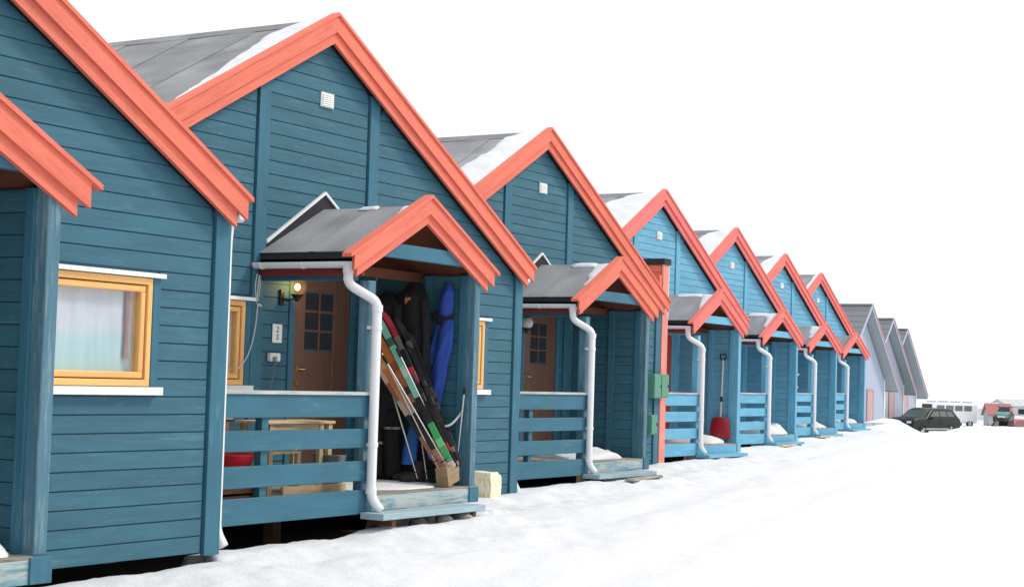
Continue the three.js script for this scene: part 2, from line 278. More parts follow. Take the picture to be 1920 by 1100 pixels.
function makeHouse(k, cfg) {
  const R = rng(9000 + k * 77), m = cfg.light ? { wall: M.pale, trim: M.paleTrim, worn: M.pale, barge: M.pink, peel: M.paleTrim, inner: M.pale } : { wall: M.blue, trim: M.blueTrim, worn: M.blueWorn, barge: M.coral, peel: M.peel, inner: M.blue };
  const h = group('gabled_house', scene, k * DX, 0, -k * DZ);
  const tone = (a = 0.12) => { const q = 1 - R() * a, b = (R() - 0.5) * 0.035; return [q * (1 - b), q, q * (1 + b)]; };
  const uL = k < 0 ? -CR : UL, D = 8;
  const winL = [-2.2, -1.11], winR = [2.10, 3.20];
  const doorU = cfg.redDoor ? [-0.22, 0.70] : [-0.36, 0.56];
  // front wall with real openings, side walls, back and floor
  const sh = new THREE.Shape([[uL, 0.42], [CR - 0.02, 0.42], [CR - 0.02, RF(CR)], [0, RF(0)], [uL, RF(uL)]].map((a) => new THREE.Vector2(...a)));
  for (const [a, b] of [winL, winR]) { const q = new THREE.Path(); q.moveTo(a, 1.69).lineTo(a, 2.49).lineTo(b, 2.49).lineTo(b, 1.69).lineTo(a, 1.69); sh.holes.push(q); }
  const wg = new THREE.ExtrudeGeometry(sh, { depth: 0.14, bevelEnabled: false }); wg.translate(0, 0, -0.14); wg.setAttribute('color', new THREE.Float32BufferAttribute(new Float32Array(wg.attributes.position.count * 3).fill(0.8), 3));
  const wall = mesh('front_wall', wg, m.wall, h);
  mesh('side_wall', box(CR - 0.14, CR - 0.021, 0.42, RF(CR) , -D, -0.141, Z), m.wall, h);
  mesh('side_wall', box(uL, uL + 0.1, 0.42, RF(uL), -D, -0.141, Z), m.wall, h);
  mesh('back_wall', prism([[uL, 0.42], [CR - 0.02, 0.42], [CR - 0.02, RF(CR)], [0, RF(0)], [uL, RF(uL)]], -D - 0.1, -D - 0.001, X), m.wall, h);
  mesh('floor', box(uL + 0.1, CR - 0.14, 0.44, 0.64, -D, -0.141), M.roomboard, h);
  mesh('partition_wall', box(uL + 0.1, CR - 0.14, 0.64, 3.0, -2.6, -2.5), M.roomboard, h);
  // siding, board by board, broken by the trim, the door and the windows
  const trims = [[-1.02, -0.85], [0.787, 0.957]], edgeL = uL + 0.002, edgeR = CR - 0.17;
  for (let i = 0; i < 37; i++) {
    const y0 = Y0 + i * ROW + 0.0085, y1 = Y0 + (i + 1) * ROW + 0.001, lim = (y) => (YR - 0.215 - y) / T;
    let spans = [[edgeL, trims[0][0] - 0.022], [trims[0][1] + 0.003, trims[1][0] - 0.022], [trims[1][1] + 0.003, edgeR - 0.022]];
    const cut = (a, b) => { const o = []; for (const [p, q] of spans) { if (b <= p || a >= q) o.push([p, q]); else { if (a > p) o.push([p, a]); if (b < q) o.push([b, q]); } } spans = o; };
    if (y1 > 1.63 && y0 < 2.53) for (const [a, b] of [winL, winR]) cut(a - 0.095, b + 0.095);
    if (y0 < 2.88) cut(doorU[0] - 0.085, doorU[1] + 0.085);
    if (y1 < 0.74) cut(-9, 1.16);
    for (const [a, b] of spans) {
      const B0 = lim(y0), B1 = Math.max(0.01, lim(y1)); const a0 = Math.max(a, -B0), b0 = Math.min(b, B0), a1 = Math.max(a, -B1), b1 = Math.min(b, B1);
      if (b0 - a0 < 0.03) continue;
      const q0 = a1 < b1 ? a1 : (a0 + b0) / 2, q1 = a1 < b1 ? b1 : (a0 + b0) / 2 + 0.001, w1 = 0.0165 + (R() - 0.5) * 0.003, bv = 0.004, yt = Math.max(y0 + 0.02, y1), uo = R() * 9, vo = R() * 5;
      const P = [[a0, y0], [b0, y0], [q1, yt], [q0, yt]];
      const F = [P.map(([x, y], j) => V(x, y + (j < 2 ? bv : 0), w1)), [V(a0, y0, w1 - bv), V(b0, y0, w1 - bv), V(b0, y0 + bv, w1), V(a0, y0 + bv, w1)], [V(a0, y0, -0.001), V(b0, y0, -0.001), V(b0, y0, w1 - bv), V(a0, y0, w1 - bv)], [V(b0, y0, -0.001), V(q1, yt, -0.001), V(q1, yt, w1), V(b0, y0 + bv, w1), V(b0, y0, w1 - bv)], [V(q0, yt, -0.001), V(a0, y0, -0.001), V(a0, y0, w1 - bv), V(a0, y0 + bv, w1), V(q0, yt, w1)], [V(q1, yt, -0.001), V(q0, yt, -0.001), V(q0, yt, w1), V(q1, yt, w1)]];
      mesh('siding_board', solid(F, X, tone(), uo, vo), m.wall, wall);
    }
  }
  for (const sg of [1, -1]) { const e = sg > 0 ? CR - 0.03 : Math.abs(uL) - 0.01; mesh('shade_strip', prism([[0, RF(0) - 0.002], [sg * e, RF(e) - 0.002], [sg * e, RF(e) - 0.073], [0, RF(0) - 0.073]], 0.001, 0.014, X), M.blackfelt, wall); }  // black strips painting in the shade line below the roof edge
  // boards on the short return beside the next house
  for (let i = 0; i < 20; i++) { const y0 = Y0 + i * ROW + 0.014, y1 = y0 + ROW - 0.013; mesh('siding_board', box(CR - 0.02, CR + 0.001, y0, y1, -DZ - 0.1, -0.002, Z, tone(), R() * 9, R() * 5), m.wall, wall); }
  for (const [a, b] of trims) mesh('trim_board', plank(a, b, 0.745, RF((a + b) / 2) - (a > 0 ? 0.03 : 0.03), 0.001, 0.040, Y, tone(0.05), R() * 5, R() * 3), m.trim, wall);
  mesh('corner_board', plank(CR - 0.17, CR + 0.005, 0.395, 3.12, 0.001, 0.042, Y, tone(0.04), R() * 5, R() * 3), m.trim, wall);
  mesh('corner_board', box(CR + 0.001, CR + 0.020, 0.395, 3.02, -0.16, 0.001, Y, tone(0.04), R() * 5, R() * 3), m.trim, wall);
  if (k < 0) mesh('corner_board', plank(-CR, -CR + 0.17, 0.395, 3.12, 0.021, 0.042, Y), m.trim, wall);
  // roof slabs and felt strips
  const slab = (u, z0, z1) => prism([[0, YR - 0.006], [u, YR - 0.006 - T * Math.abs(u)], [u, YR - 0.14 - T * Math.abs(u)], [0, YR - 0.14]], z0, z1, X);
  const eR = 4.02, eL = k < 0 ? -4.02 : -3.70;
  const rf = mesh('roof', mergeGeometries([slab(eR, -D - 0.3, 0.128), slab(eL, -D - 0.3, 0.128)]), M.blackfelt, h);
  for (const e of [eR, eL]) for (let i = 0; i < 9; i++) {
    const z1 = 0.126 - i * 0.92, z0 = z1 - 0.97, lift = 0.004, u1 = e * 1.002, tn = 0.9 + R() * 0.1, dy = T * Math.abs(u1), f = [];
    const A = [V(0, YR, z1), V(u1, YR - dy, z1), V(u1, YR - dy, z0), V(0, YR, z0)].map((v, j) => { v.y += (j < 2 ? lift + 0.006 : 0.001); return v; }); if (e > 0) A.reverse(); const Bq = A.map((v) => V(v.x, v.y - 0.006, v.z));
    A.reverse(); Bq.reverse();
    f.push(e > 0 ? [...A].reverse() : [...A].reverse()); for (let j = 0; j < 4; j++) { const n2 = (j + 1) % 4; f.push([A[j], A[n2], Bq[n2], Bq[j]]); }
    mesh('felt_strip', solid(f, X, [tn, tn, tn], R() * 5, R() * 5), M.felt, rf);
  }
  mesh('ridge_strip', prism([[-0.16, YR + 0.013 - 0.16 * T], [0, YR + 0.015], [0.16, YR + 0.013 - 0.16 * T], [0.16, YR + 0.007 - 0.16 * T], [0, YR + 0.009], [-0.16, YR + 0.007 - 0.16 * T]], -D - 0.3, 0.12, Z, [0.9, 0.9, 0.9]), M.felt, rf);
  // barge boards: lower board, upper board proud of it, drip cap
  for (const s of [1, -1]) {
    const ends = s > 0 ? [4.0, 4.095, 4.136] : k < 0 ? [4.0, 4.095, 4.136] : [3.29, 3.29, 3.29], d = V(s, -T, 0).normalize();
    const quad = (top, bot, e) => [[0, YA - top], [s * e, YA - top - T * e], [s * e, YA - bot - T * e], [0, YA - bot]];
    mesh('barge_board', prism(quad(0.15, 0.317, ends[0]), 0.098, 0.132, d, tone(0.06), R() * 5, R() * 4), m.barge, rf);
    mesh('barge_board', prism(quad(0.03, 0.203, ends[1]), 0.1325, 0.162, d, tone(0.06), R() * 5, R() * 4), m.barge, rf);
    mesh('drip_cap', prism(quad(0.0, 0.036, ends[2]), 0.085, 0.182, d, tone(0.05), R() * 5, R() * 4), m.barge, rf);
  }
  // gutter along the free eave and its downpipe on the return wall
  mesh('gutter', sweep([V(CR + 0.09, 3.05, 0.06), V(CR + 0.09, 3.03, -DZ - 0.1)], 0.055, 10), M.white, h);
  mesh('downpipe', sweep(pipePath([V(CR + 0.09, 3.04, -0.06), V(CR + 0.068, 2.86, -0.06), V(CR + 0.068, 0.56, -0.06), V(CR + 0.12, 0.44, -0.02)], 0.07), 0.045, 12), M.white, h);
  windowPart(h, ...winL, m); windowPart(h, ...winR, m);
  { // vent grille
    const v = mesh('vent', plank(-0.062, 0.150, 4.536, 4.686, 0.019, 0.034), M.whitematte, h);
    for (let i = 0; i < 6; i++) mesh('louvre', prism([[0, 0], [0.012, 0], [0.002, 0.014]], 0, 0.172).rotateY(Math.PI / 2).translate(-0.042, 4.550 + i * 0.021, 0.047), M.whitematte, v);
  }
  { // front door
    const [a, b] = doorU, y0 = 0.735, y1 = 2.80, dm = cfg.redDoor ? M.doorRed : M.door, ga = a + 0.19, gb = a + 0.66, g0 = 2.05, g1 = 2.64;
    const pieces = [plank(a, ga, y0, y1, -0.03, 0.016, Y, [1, 1, 1], 0, 0), plank(gb, b, y0, y1, -0.03, 0.016, Y, [0.97, 0.97, 0.97], 1, 0), plank(ga + 0.001, gb - 0.001, g1, y1, -0.03, 0.0155, X, [0.98, 0.98, 0.98], 2, 0), plank(ga + 0.001, gb - 0.001, y0, g0, -0.03, 0.0155, Y, [0.95, 0.95, 0.95], 3, 0)];
    const d = mesh('door', mergeGeometries(pieces), dm, h);
    for (let r = 0; r < 3; r++) for (let c = 0; c < 2; c++) { const x0 = lerp(ga, gb, c / 2), y = lerp(g0, g1, r / 3); mesh('pane', box(x0 + 0.012, x0 + (gb - ga) / 2 - 0.012, y + 0.012, y + (g1 - g0) / 3 - 0.012, 0.0015, 0.005), M.darkglass, d); }
    mesh('glazing_bar', mergeGeometries([box((ga + gb) / 2 - 0.013, (ga + gb) / 2 + 0.013, g0, g1, -0.022, 0.012, Y), box(ga, gb, lerp(g0, g1, 1 / 3) - 0.013, lerp(g0, g1, 1 / 3) + 0.013, -0.022, 0.010), box(ga, gb, lerp(g0, g1, 2 / 3) - 0.013, lerp(g0, g1, 2 / 3) + 0.013, -0.022, 0.010)]), dm, d);
    mesh('handle', strip([cyl(0.026, 0.026, 0.012, a + 0.075, 1.86, 0.022, 16, 'z'), sweep([V(a + 0.075, 1.86, 0.02), V(a + 0.075, 1.86, 0.065), V(a + 0.19, 1.855, 0.065)], 0.010, 8)]), M.brass, d);
    mesh('lock', cyl(0.022, 0.022, 0.016, a + 0.07, 1.72, 0.024, 16, 'z'), M.brass, d);
    for (const [x0, x1, b0, b1, dr] of [[a - 0.08, a - 0.004, 0.735, 2.874, Y], [b + 0.004, b + 0.08, 0.735, 2.874, Y], [a - 0.003, b + 0.003, 2.804, 2.874, X]]) mesh('door_casing', plank(x0, x1, b0, b1, 0.001, 0.036, dr), m.trim, d);
  }
  // ---------- porch ----------
  const p = group('porch', h), pc = 0.05, tp = 0.524, PY = 3.60, PR = 3.49, DK = 0.72;
  const pEnds = [1.135, 1.214, 1.29];
  for (const s of [1, -1]) {
    const d = V(s, -tp, 0).normalize(), quad = (top, bot, e) => [[pc, PY - top], [pc + s * e, PY - top - tp * e], [pc + s * e, PY - bot - tp * e], [pc, PY - bot]];
    mesh('barge_board', prism(quad(0.15, 0.285, pEnds[0]), 1.285, 1.322, d, tone(0.06), R() * 5, R() * 4), m.barge, p);
    mesh('barge_board', prism(quad(0.03, 0.19, pEnds[1]), 1.3225, 1.352, d, tone(0.06), R() * 5, R() * 4), m.barge, p);
    mesh('drip_cap', prism(quad(0, 0.034, pEnds[2]), 1.262, 1.372, d, tone(0.05), R() * 5, R() * 4), m.barge, p);
    // roof boards seen from below, felt on top
    const e = 0.98, q = (a, b, e1 = e) => [[pc, PR - a], [pc + s * e1, PR - a - tp * e1], [pc + s * e1, PR - b - tp * e1], [pc, PR - b]];
    mesh('roof_boarding', prism(q(0.075, 0.10), 0.023, 1.284, Z, tone(0.1)), M.redwood, p);
    mesh('roof_edge', prism([[pc, PR - 0.006], [pc + s * e, PR - 0.006 - tp * e], [pc + s * e, PR - 0.105 - tp * e], [pc + s * (e - 0.03), PR - 0.074 - tp * (e - 0.03)], [pc, PR - 0.074]], 0.023, 1.283, Z), M.blackfelt, p);
    for (let i = 0; i < 2; i++) mesh('felt_strip', prism(q(0 - 0.004 * i, 0.0055, e + 0.012), 0.024 + i * 0.62, i ? 1.26 : 0.70, Z, [1 - 0.05 * i, 1 - 0.05 * i, 1 - 0.05 * i], R() * 4, R() * 4), M.felt, p);
    // step flashing up the wall
    const fq = (a, b) => { const u0 = 0, u1 = s > 0 ? 0.70 : 0.895; return [[pc + s * u0, PR + a], [pc + s * u1, PR + a - 0.64 * u1], [pc + s * u1, PR + b - 0.64 * u1], [pc + s * u0, PR + b]]; };
    mesh('wall_flashing', prism(fq(0.155, -0.02), 0.021, 0.032, X), M.blackfelt, p);
    mesh('flashing_edge', prism(fq(0.182, 0.152), 0.021, 0.052, X), M.white, p);
  }
  const bl = [];
  for (const [a, b] of [[-0.86, -0.745], [0.985, 1.088]]) mesh('post', plank(a, b, DK, a < 0 ? 2.70 : 2.905, 1.195, 1.298, Y, tone(0.04), R() * 5, R() * 3, 0.006), m.worn, p);
  mesh('tie_beam', plank(-0.87, 1.09, 2.945, 3.085, 1.225, 1.283, X, tone(0.05), R() * 4, 0), m.trim, p);
  mesh('tie_beam', plank(-0.87, 0.984, 2.80, 2.90, 0.58, 0.64, X, tone(0.05), R() * 4, 0), M.redwood, p);
  mesh('eave_beam', box(-0.885, -0.80, 2.70, 2.80, 0.03, 1.128, Z, tone(0.05), R() * 4, 0), m.trim, p);
  mesh('eave_fascia', box(-0.945, -0.905, 2.74, 2.868, 0.03, 1.275, Z, tone(0.05), R() * 4, 0), M.fasciaRed, p);
  mesh('eave_soffit', box(-0.903, -0.80, 2.803, 2.868, 0.03, 1.128, Z), M.redwood, p);
  // half-round gutter with brackets, and the downpipe to the porch front
  { const ring = [], o = []; const gpts = []; for (let i = 0; i <= 8; i++) { const q = Math.PI + i / 8 * Math.PI; gpts.push([-1.0 + Math.cos(q) * 0.052, 2.862 + Math.sin(q) * 0.055]); } for (let i = 8; i >= 0; i--) { const q = Math.PI + i / 8 * Math.PI; gpts.push([-1.0 + Math.cos(q) * 0.047, 2.864 + Math.sin(q) * 0.050]); }
    const g = mesh('gutter', prism(gpts, 0.035, 1.24, Z), M.white, p);
    for (const z of [0.035, 1.232]) mesh('gutter_end', prism(gpts.slice(0, 9), z, z + 0.008, Z), M.white, g);
    for (const z of [0.12, 0.62, 1.12]) mesh('gutter_bracket', prism(gpts.slice(0, 9).map(([a, b]) => [-1.0 + (a + 1.0) * 1.12, 2.862 + (b - 2.862) * 1.12]), z, z + 0.022, Z), M.white, g); }
  const pipe = pipePath([V(-1.0, 2.82, 1.16), V(-1.0, 2.66, 1.16), V(-0.835, 2.50, 1.385), V(-0.835, 0.70, 1.385), V(-0.77, 0.575, 1.45)], 0.07);
  const dp = mesh('downpipe', sweep(pipe, 0.046, 14), M.white, p);
  mesh('pipe_outlet', cyl(0.056, 0.052, 0.09, -1.0, 2.80, 1.16, 16), M.white, dp);
  for (const y of [2.26, 1.18]) mesh('pipe_clip', strip([cyl(0.052, 0.052, 0.035, -0.835, y, 1.385, 16), rbox(0.05, 0.03, 0.085, 0.006, -0.835, y, 1.325)]), M.white, dp);
  for (const y of [2.44, 0.76]) mesh('pipe_socket', cyl(0.053, 0.053, 0.06, -0.835, y, 1.385, 16), M.white, dp);
  // side wall of the porch: studs and boards facing the door
  const sw = mesh('side_panel', box(1.012, 1.05, DK, 2.875, 0.042, 1.194, Z, tone(0.05)), m.inner, p);
  for (let i = 0; i < 16; i++) { const y0 = DK + 0.005 + i * ROW + 0.008, y1 = Math.min(y0 + ROW - 0.008, 2.87); if (y1 - y0 < 0.03) continue; mesh('siding_board', box(0.998, 1.0115, y0, y1, 0.045, 1.192, Z, tone(0.08), R() * 9, R() * 5), m.inner, sw); mesh('siding_board', box(1.0505, 1.066, y0, y1, 0.045, 1.192, Z, tone(0.08), R() * 9, R() * 5), m.wall, sw); }
  mesh('batten', box(0.955, 0.997, DK, 2.87, 0.69, 0.775, Y, tone(0.05)), m.inner, sw);
  mesh('batten', box(0.962, 0.997, DK, 2.87, 1.125, 1.192, Y, tone(0.05)), m.trim, sw);
  // deck
  const a0 = k < 0 ? -CR : UL;
  for (let i = 0; i < 10; i++) { const z0 = 0.045 + i * 0.127; mesh('deck_board', plank(a0 + 0.01, i > 8 ? 0.975 : 0.95, -(z0 + 0.120), -z0, DK - 0.03, DK, X, tone(0.18), R() * 9, R() * 4, 0.004).rotateX(-Math.PI / 2).translate(0, 0, 0), M.deck, p); }
  mesh('deck_frame', mergeGeometries([box(a0 + 0.02, 1.08, 0.58, DK - 0.031, 0.05, 0.09, X), box(a0 + 0.02, 1.08, 0.58, DK - 0.031, 1.24, 1.285, X), box(-0.83, -0.79, 0.58, DK - 0.031, 0.091, 1.239, Z), box(1.03, 1.08, 0.58, DK - 0.031, 0.091, 1.239, Z), box(-2.2, -2.15, 0.58, DK - 0.031, 0.091, 1.239, Z)]), M.brownwood, p);
  mesh('fascia_board', plank(-0.742, 1.09, 0.560, 0.700, 1.2995, 1.330, X, tone(0.05), R() * 4, R() * 2), m.peel, p);
  mesh('fascia_cap', plank(-0.742, 1.09, 0.560, 0.716, 1.3305, 1.345, X, tone(0.04), R() * 4, 0).translate(0, 0, 0).scale(0.09, 1, 1).translate(0.992, 0, 0), m.trim, p);
  for (const [y0, y1] of [[0.542, 0.764], [0.847, 1.030], [1.151, 1.326], [1.434, 1.632]]) mesh('railing_board', plank(a0 + 0.01, -0.748, y0, y1, 1.2985, 1.330, X, tone(0.05), R() * 9, R() * 4, 0.005), m.trim, p);
  mesh('railing_cap', box(a0 + 0.01, -0.744, 1.634, 1.664, 1.215, 1.352, X, tone(0.1), R() * 5, 0), M.capwood, p);
  for (const u of [a0 + 0.06, -2.32]) mesh('railing_post', box(u, u + 0.085, 0.56, 1.632, 1.225, 1.298, Y, tone(0.05)), m.trim, p);
  for (const u of [a0 + 0.3, -0.8, 0.95]) mesh('foundation_post', box(u, u + 0.12, 0.0, 0.579, 0.10, 0.22, Y), M.brownwood, p);
  // step in front of the porch on two rusty brackets
  mesh('step', plank(cfg.step ? cfg.step[0] : -0.95, cfg.step ? cfg.step[1] : 0.80, 0.505, 0.562, 1.36, 1.62, X, tone(0.1), R() * 5, 0), cfg.light ? m.worn : M.stepPaint, p);
  for (const u of [-0.78, 0.6]) mesh('step_bracket', box(u, u + 0.055, 0.44, 0.503, 1.31, 1.60, Z), M.rust, p);
  return h;
}
const houseLabels = [
  'dark blue gabled house with the wide yellow framed window, next before the skis porch',
  'dark blue gabled house with the lit wall lamp and the skis in its porch',
  'dark blue gabled house with green boxes on its corner and an empty dark porch',
  'light blue gabled house with red front door and red shovel in its porch',
  'light blue gabled house next beyond the one with the red shovel',
  'light blue gabled house second beyond the one with the red shovel',
  'light blue gabled house next to the pale grey houses',
];
tag(makeHouse(-1, { light: false }), 'unseen dark blue gabled house added to shade the next porch, two before the skis porch', 'house', 'row of staggered gabled houses');  // extra house out of view, added for its shade on the next porch
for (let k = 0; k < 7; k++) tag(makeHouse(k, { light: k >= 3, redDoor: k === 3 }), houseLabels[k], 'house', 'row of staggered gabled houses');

// ---------- fire wall between the dark and the light houses ----------
{
  const o = at(2, 0, 0, 0), g = group('fire_wall', scene, o.x, 0, o.z);
  tag(g, 'coral boarded fire wall with black cap between dark blue and light blue houses', 'wall');
  mesh('wall_core', box(4.10, 4.27, 0.40, 3.80, -7.8, 0.02, Z), M.coral, g);
  mesh('front_board', plank(4.065, 4.285, 0.42, 3.80, 0.0205, 0.052, Y), M.salmon, g);
  mesh('infill_board', prism([[3.98, 3.02], [4.064, 3.02], [4.064, 3.62], [3.98, 3.62]], -0.10, 0.03, X), M.coral, g);
  mesh('edge_strip', box(4.286, 4.300, 2.9, 3.78, 0.0, 0.05, Y), M.whitematte, g);
  mesh('cap', box(4.05, 4.31, 3.801, 3.90, -7.8, 0.075, Z), M.blackfelt, g);
  for (let i = 0; i < 5; i++) mesh('side_board', box(4.078, 4.0995, 3.16 + i * 0.128, 3.16 + i * 0.128 + 0.120, -7.7, 0.0, Z, [1, 1, 1], i, i), M.coral, g);
}
// green metal boxes on the corner
function greenBox(u0, u1, y0, y1, label) {
  const o = at(2, (u0 + u1) / 2, y0, 0.045), g = group('wall_box', scene, o.x, o.y, o.z), w = u1 - u0, hh = y1 - y0; tag(g, label, 'box', 'green boxes on the house corner');
  mesh('body', rbox(w, hh, 0.11, 0.008, 0, hh / 2, 0.056), M.green, g); mesh('lid', rbox(w - 0.02, hh - 0.03, 0.012, 0.004, 0, hh / 2, 0.118), M.green, g);
  mesh('hinge', cyl(0.006, 0.006, hh * 0.8, -w / 2 + 0.012, hh / 2, 0.12, 8), M.green, g); mesh('latch', rbox(0.02, 0.04, 0.014, 0.003, w / 2 - 0.03, hh / 2, 0.13), M.blackmetal, g);
}
greenBox(3.60, 3.868, 1.57, 1.97, 'tall green metal box above the small one, further from the fire wall');
greenBox(3.872, 4.15, 1.58, 1.97, 'tall green metal box lapping over the coral fire wall board');
greenBox(3.53, 3.76, 0.98, 1.30, 'small green metal box below the pair of tall ones');

// ---------- snow lying on roofs, porches and decks ----------
function snowPatch(name, label, n, fn, m) {       // fn(a, b) -> [base point, up-thickness]; a, b in 0..1
  const p = [], uv = [], idx = [];
  for (let j = 0; j <= m; j++) for (let i = 0; i <= n; i++) { const [v, th] = fn(i / n, j / m); p.push(v.x, v.y + th, v.z); uv.push(v.x + v.y, v.z); }
  const o2 = p.length / 3; for (let j = 0; j <= m; j++) for (let i = 0; i <= n; i++) { const [v] = fn(i / n, j / m); p.push(v.x, v.y, v.z); uv.push(v.x + v.y, v.z); }
  for (let j = 0; j < m; j++) for (let i = 0; i < n; i++) { const a = j * (n + 1) + i, b = a + n + 1; idx.push(a, b, a + 1, a + 1, b, b + 1); idx.push(o2 + a, o2 + a + 1, o2 + b, o2 + a + 1, o2 + b + 1, o2 + b); }
  const g = new THREE.BufferGeometry(); g.setAttribute('position', new THREE.Float32BufferAttribute(p, 3)); g.setAttribute('uv', new THREE.Float32BufferAttribute(uv, 2)); g.setIndex(idx); g.computeVertexNormals();
  return tag(mesh(name, g, M.snow, scene), label, 'snow', 'snow left on roofs and decks');
}
// edges: list of [u, w] along the back rim of the patch on the left roof slope
function roofSnow(k, edge, label, seed) {
  const us = edge.map((e) => e[0]), u0 = us[0], u1 = us[us.length - 1];
  const wAt = (u) => { for (let i = 1; i < edge.length; i++) if (u >= edge[i][0]) return lerp(edge[i - 1][1], edge[i][1], (edge[i - 1][0] - u) / (edge[i - 1][0] - edge[i][0])); return edge[edge.length - 1][1]; };
  snowPatch('roof_snow', label, 60, (a, b) => {
    const u = lerp(u0, u1, a), w1 = 0.090, w0 = Math.min(w1 - 0.01, wAt(u) + 0.09 * (fbm(u * 6, 1, seed, 4) - 0.5) * 1.8 * (a > 0.02 && a < 0.98 ? 1 : 0.3));
    const w = lerp(w1, w0, b), e = Math.sqrt(clamp(1 - Math.pow(Math.abs(2 * b - 1), 6))) * Math.sqrt(clamp(1 - Math.pow(Math.abs(2 * a - 1), 14)));
    return [at(k, u, YR + 0.008 - T * Math.abs(u), w), (0.016 + 0.075 * fbm(u * 4, w * 3 + 9, seed + 1, 2)) * e];
  }, 10);
}
const roofEdges = {
  0: [[-0.02, -0.4], [-1.5, -0.2], [-2.4, 0.05]],
  1: [[-0.01, -0.20], [-0.25, -0.36], [-0.55, -0.40], [-0.8, -0.34], [-1.2, -0.17], [-1.65, -0.10], [-2.0, -0.03], [-2.6, 0.06]],
  2: [[-0.01, -0.22], [-0.25, -0.50], [-0.65, -0.50], [-0.95, -0.55], [-1.15, -0.64], [-1.6, -0.5], [-2.4, -0.2]],
  3: [[-0.01, -0.25], [-0.15, -0.60], [-0.37, -0.90], [-0.8, -1.0], [-1.6, -0.8], [-2.4, -0.3]],
  4: [[-0.01, -0.2], [-0.2, -0.57], [-0.5, -0.60], [-1.2, -0.7], [-2.2, -0.3]],
  5: [[-0.01, -0.2], [-0.35, -0.38], [-0.7, -0.45], [-1.4, -0.4], [-2.2, -0.1]],
  6: [[-0.01, -0.05], [-0.4, -0.08], [-1.0, -0.06], [-1.6, 0.05]],
};
const hn = ['house with the wide yellow framed window', 'house with the lit wall lamp', 'dark blue house beside the fire wall', 'house with the red shovel', 'house next beyond the red shovel porch', 'house second beyond the red shovel porch', 'light blue house beside the grey ones'];
for (let k = 0; k < 7; k++) roofSnow(k, roofEdges[k], `white snow strip behind the gable edge of the ${hn[k]}`, 500 + k * 10);
function porchSnow(k, label, uu, ww, seed, lift = 0.03) { snowPatch('porch_roof_snow', label, 24, (a, b) => {
  const u = lerp(uu[0], uu[1], a), w1 = ww[1], w0 = lerp(ww[0], ww[2] ?? ww[0], a) + 0.10 * (fbm(a * 4, 2, seed, 3) - 0.5), w = lerp(w1, w0, b), e = Math.sqrt(clamp(1 - Math.pow(Math.abs(2 * b - 1), 4))) * Math.sqrt(clamp(1 - Math.pow(Math.abs(2 * a - 1), 6)));
  return [at(k, u, 3.49 + 0.008 - 0.524 * Math.abs(u - 0.05), w), (0.006 + lift * fbm(u * 5, w * 5, seed + 2, 2)) * e];
}, 8); }
porchSnow(1, 'small thin snow patch on the porch ridge above the lit lamp', [0.05, -0.02], [0.50, 0.74], 601, 0.02);
porchSnow(1, 'narrow snow wedge behind the porch gable above the skis', [0.04, -0.50], [1.02, 1.268, 1.22], 602);
porchSnow(2, 'flat snow patch on the porch ridge near the green boxes', [0.05, -0.06], [0.58, 0.98], 603, 0.03);
porchSnow(2, 'snow wedge behind the porch gable near the green boxes', [0.04, -0.62], [0.95, 1.268, 1.12], 604, 0.04);
porchSnow(3, 'flat snow patch on the porch ridge above the red shovel', [0.05, -0.06], [0.45, 1.0], 605, 0.03);
porchSnow(3, 'snow wedge behind the porch gable above the red shovel', [0.04, -0.6], [0.95, 1.268, 1.15], 606, 0.04);
porchSnow(4, 'snow patch on the porch ridge next beyond the red shovel porch', [0.05, -0.1], [0.5, 1.0], 607, 0.03);
porchSnow(4, 'snow wedge behind the porch gable next beyond the red shovel porch', [0.04, -0.6], [0.95, 1.268, 1.1], 608, 0.04);
porchSnow(5, 'snow wedge on the porch roof second beyond the red shovel', [0.04, -0.6], [0.9, 1.268, 1.1], 609, 0.04);
function deckSnow(k, label, u0, u1, w0, w1, hgt, seed, base = 0.722) { snowPatch('deck_snow', label, 26, (a, b) => {
  const q = 2 * Math.PI * a, rr = Math.sqrt(b) , wob = 0.75 + 0.5 * fbm(Math.cos(q) * 1.3 + 5, Math.sin(q) * 1.3 + 5, seed, 3);
  const u = clamp((u0 + u1) / 2 + Math.cos(q) * rr * wob * (u1 - u0) / 2 * 1.1, u0, u1), w = clamp((w0 + w1) / 2 + Math.sin(q) * rr * wob * (w1 - w0) / 2 * 1.1, w0, w1);
  return [at(k, u, base, w), (b >= 1 ? 0 : 0.006 + hgt * (1 - b * b) * (0.4 + 1.0 * fbm(u * 4, w * 4, seed + 3, 3)))];
}, 10); }
deckSnow(0, 'heap of snow on the deck next to the wide yellow framed window', 0.1, 0.945, 0.5, 1.27, 0.20, 701);
deckSnow(1, 'thin trodden snow on the deck below the skis', -0.6, 0.9, 0.25, 1.22, 0.03, 702);
deckSnow(2, 'low heap of snow on the empty deck by the green boxes', -0.5, 0.95, 0.15, 1.15, 0.15, 703);
deckSnow(3, 'snow on the deck around the red shovel', 0.0, 0.95, 0.1, 1.18, 0.13, 704);
deckSnow(4, 'tall heap of snow on the deck next beyond the red shovel', -0.1, 0.95, 0.1, 1.2, 0.24, 705);
deckSnow(5, 'low snow on the deck second beyond the red shovel', -0.1, 0.95, 0.1, 1.2, 0.16, 706);
deckSnow(6, 'low snow on the deck beside the grey houses', -0.1, 0.95, 0.1, 1.2, 0.16, 707);

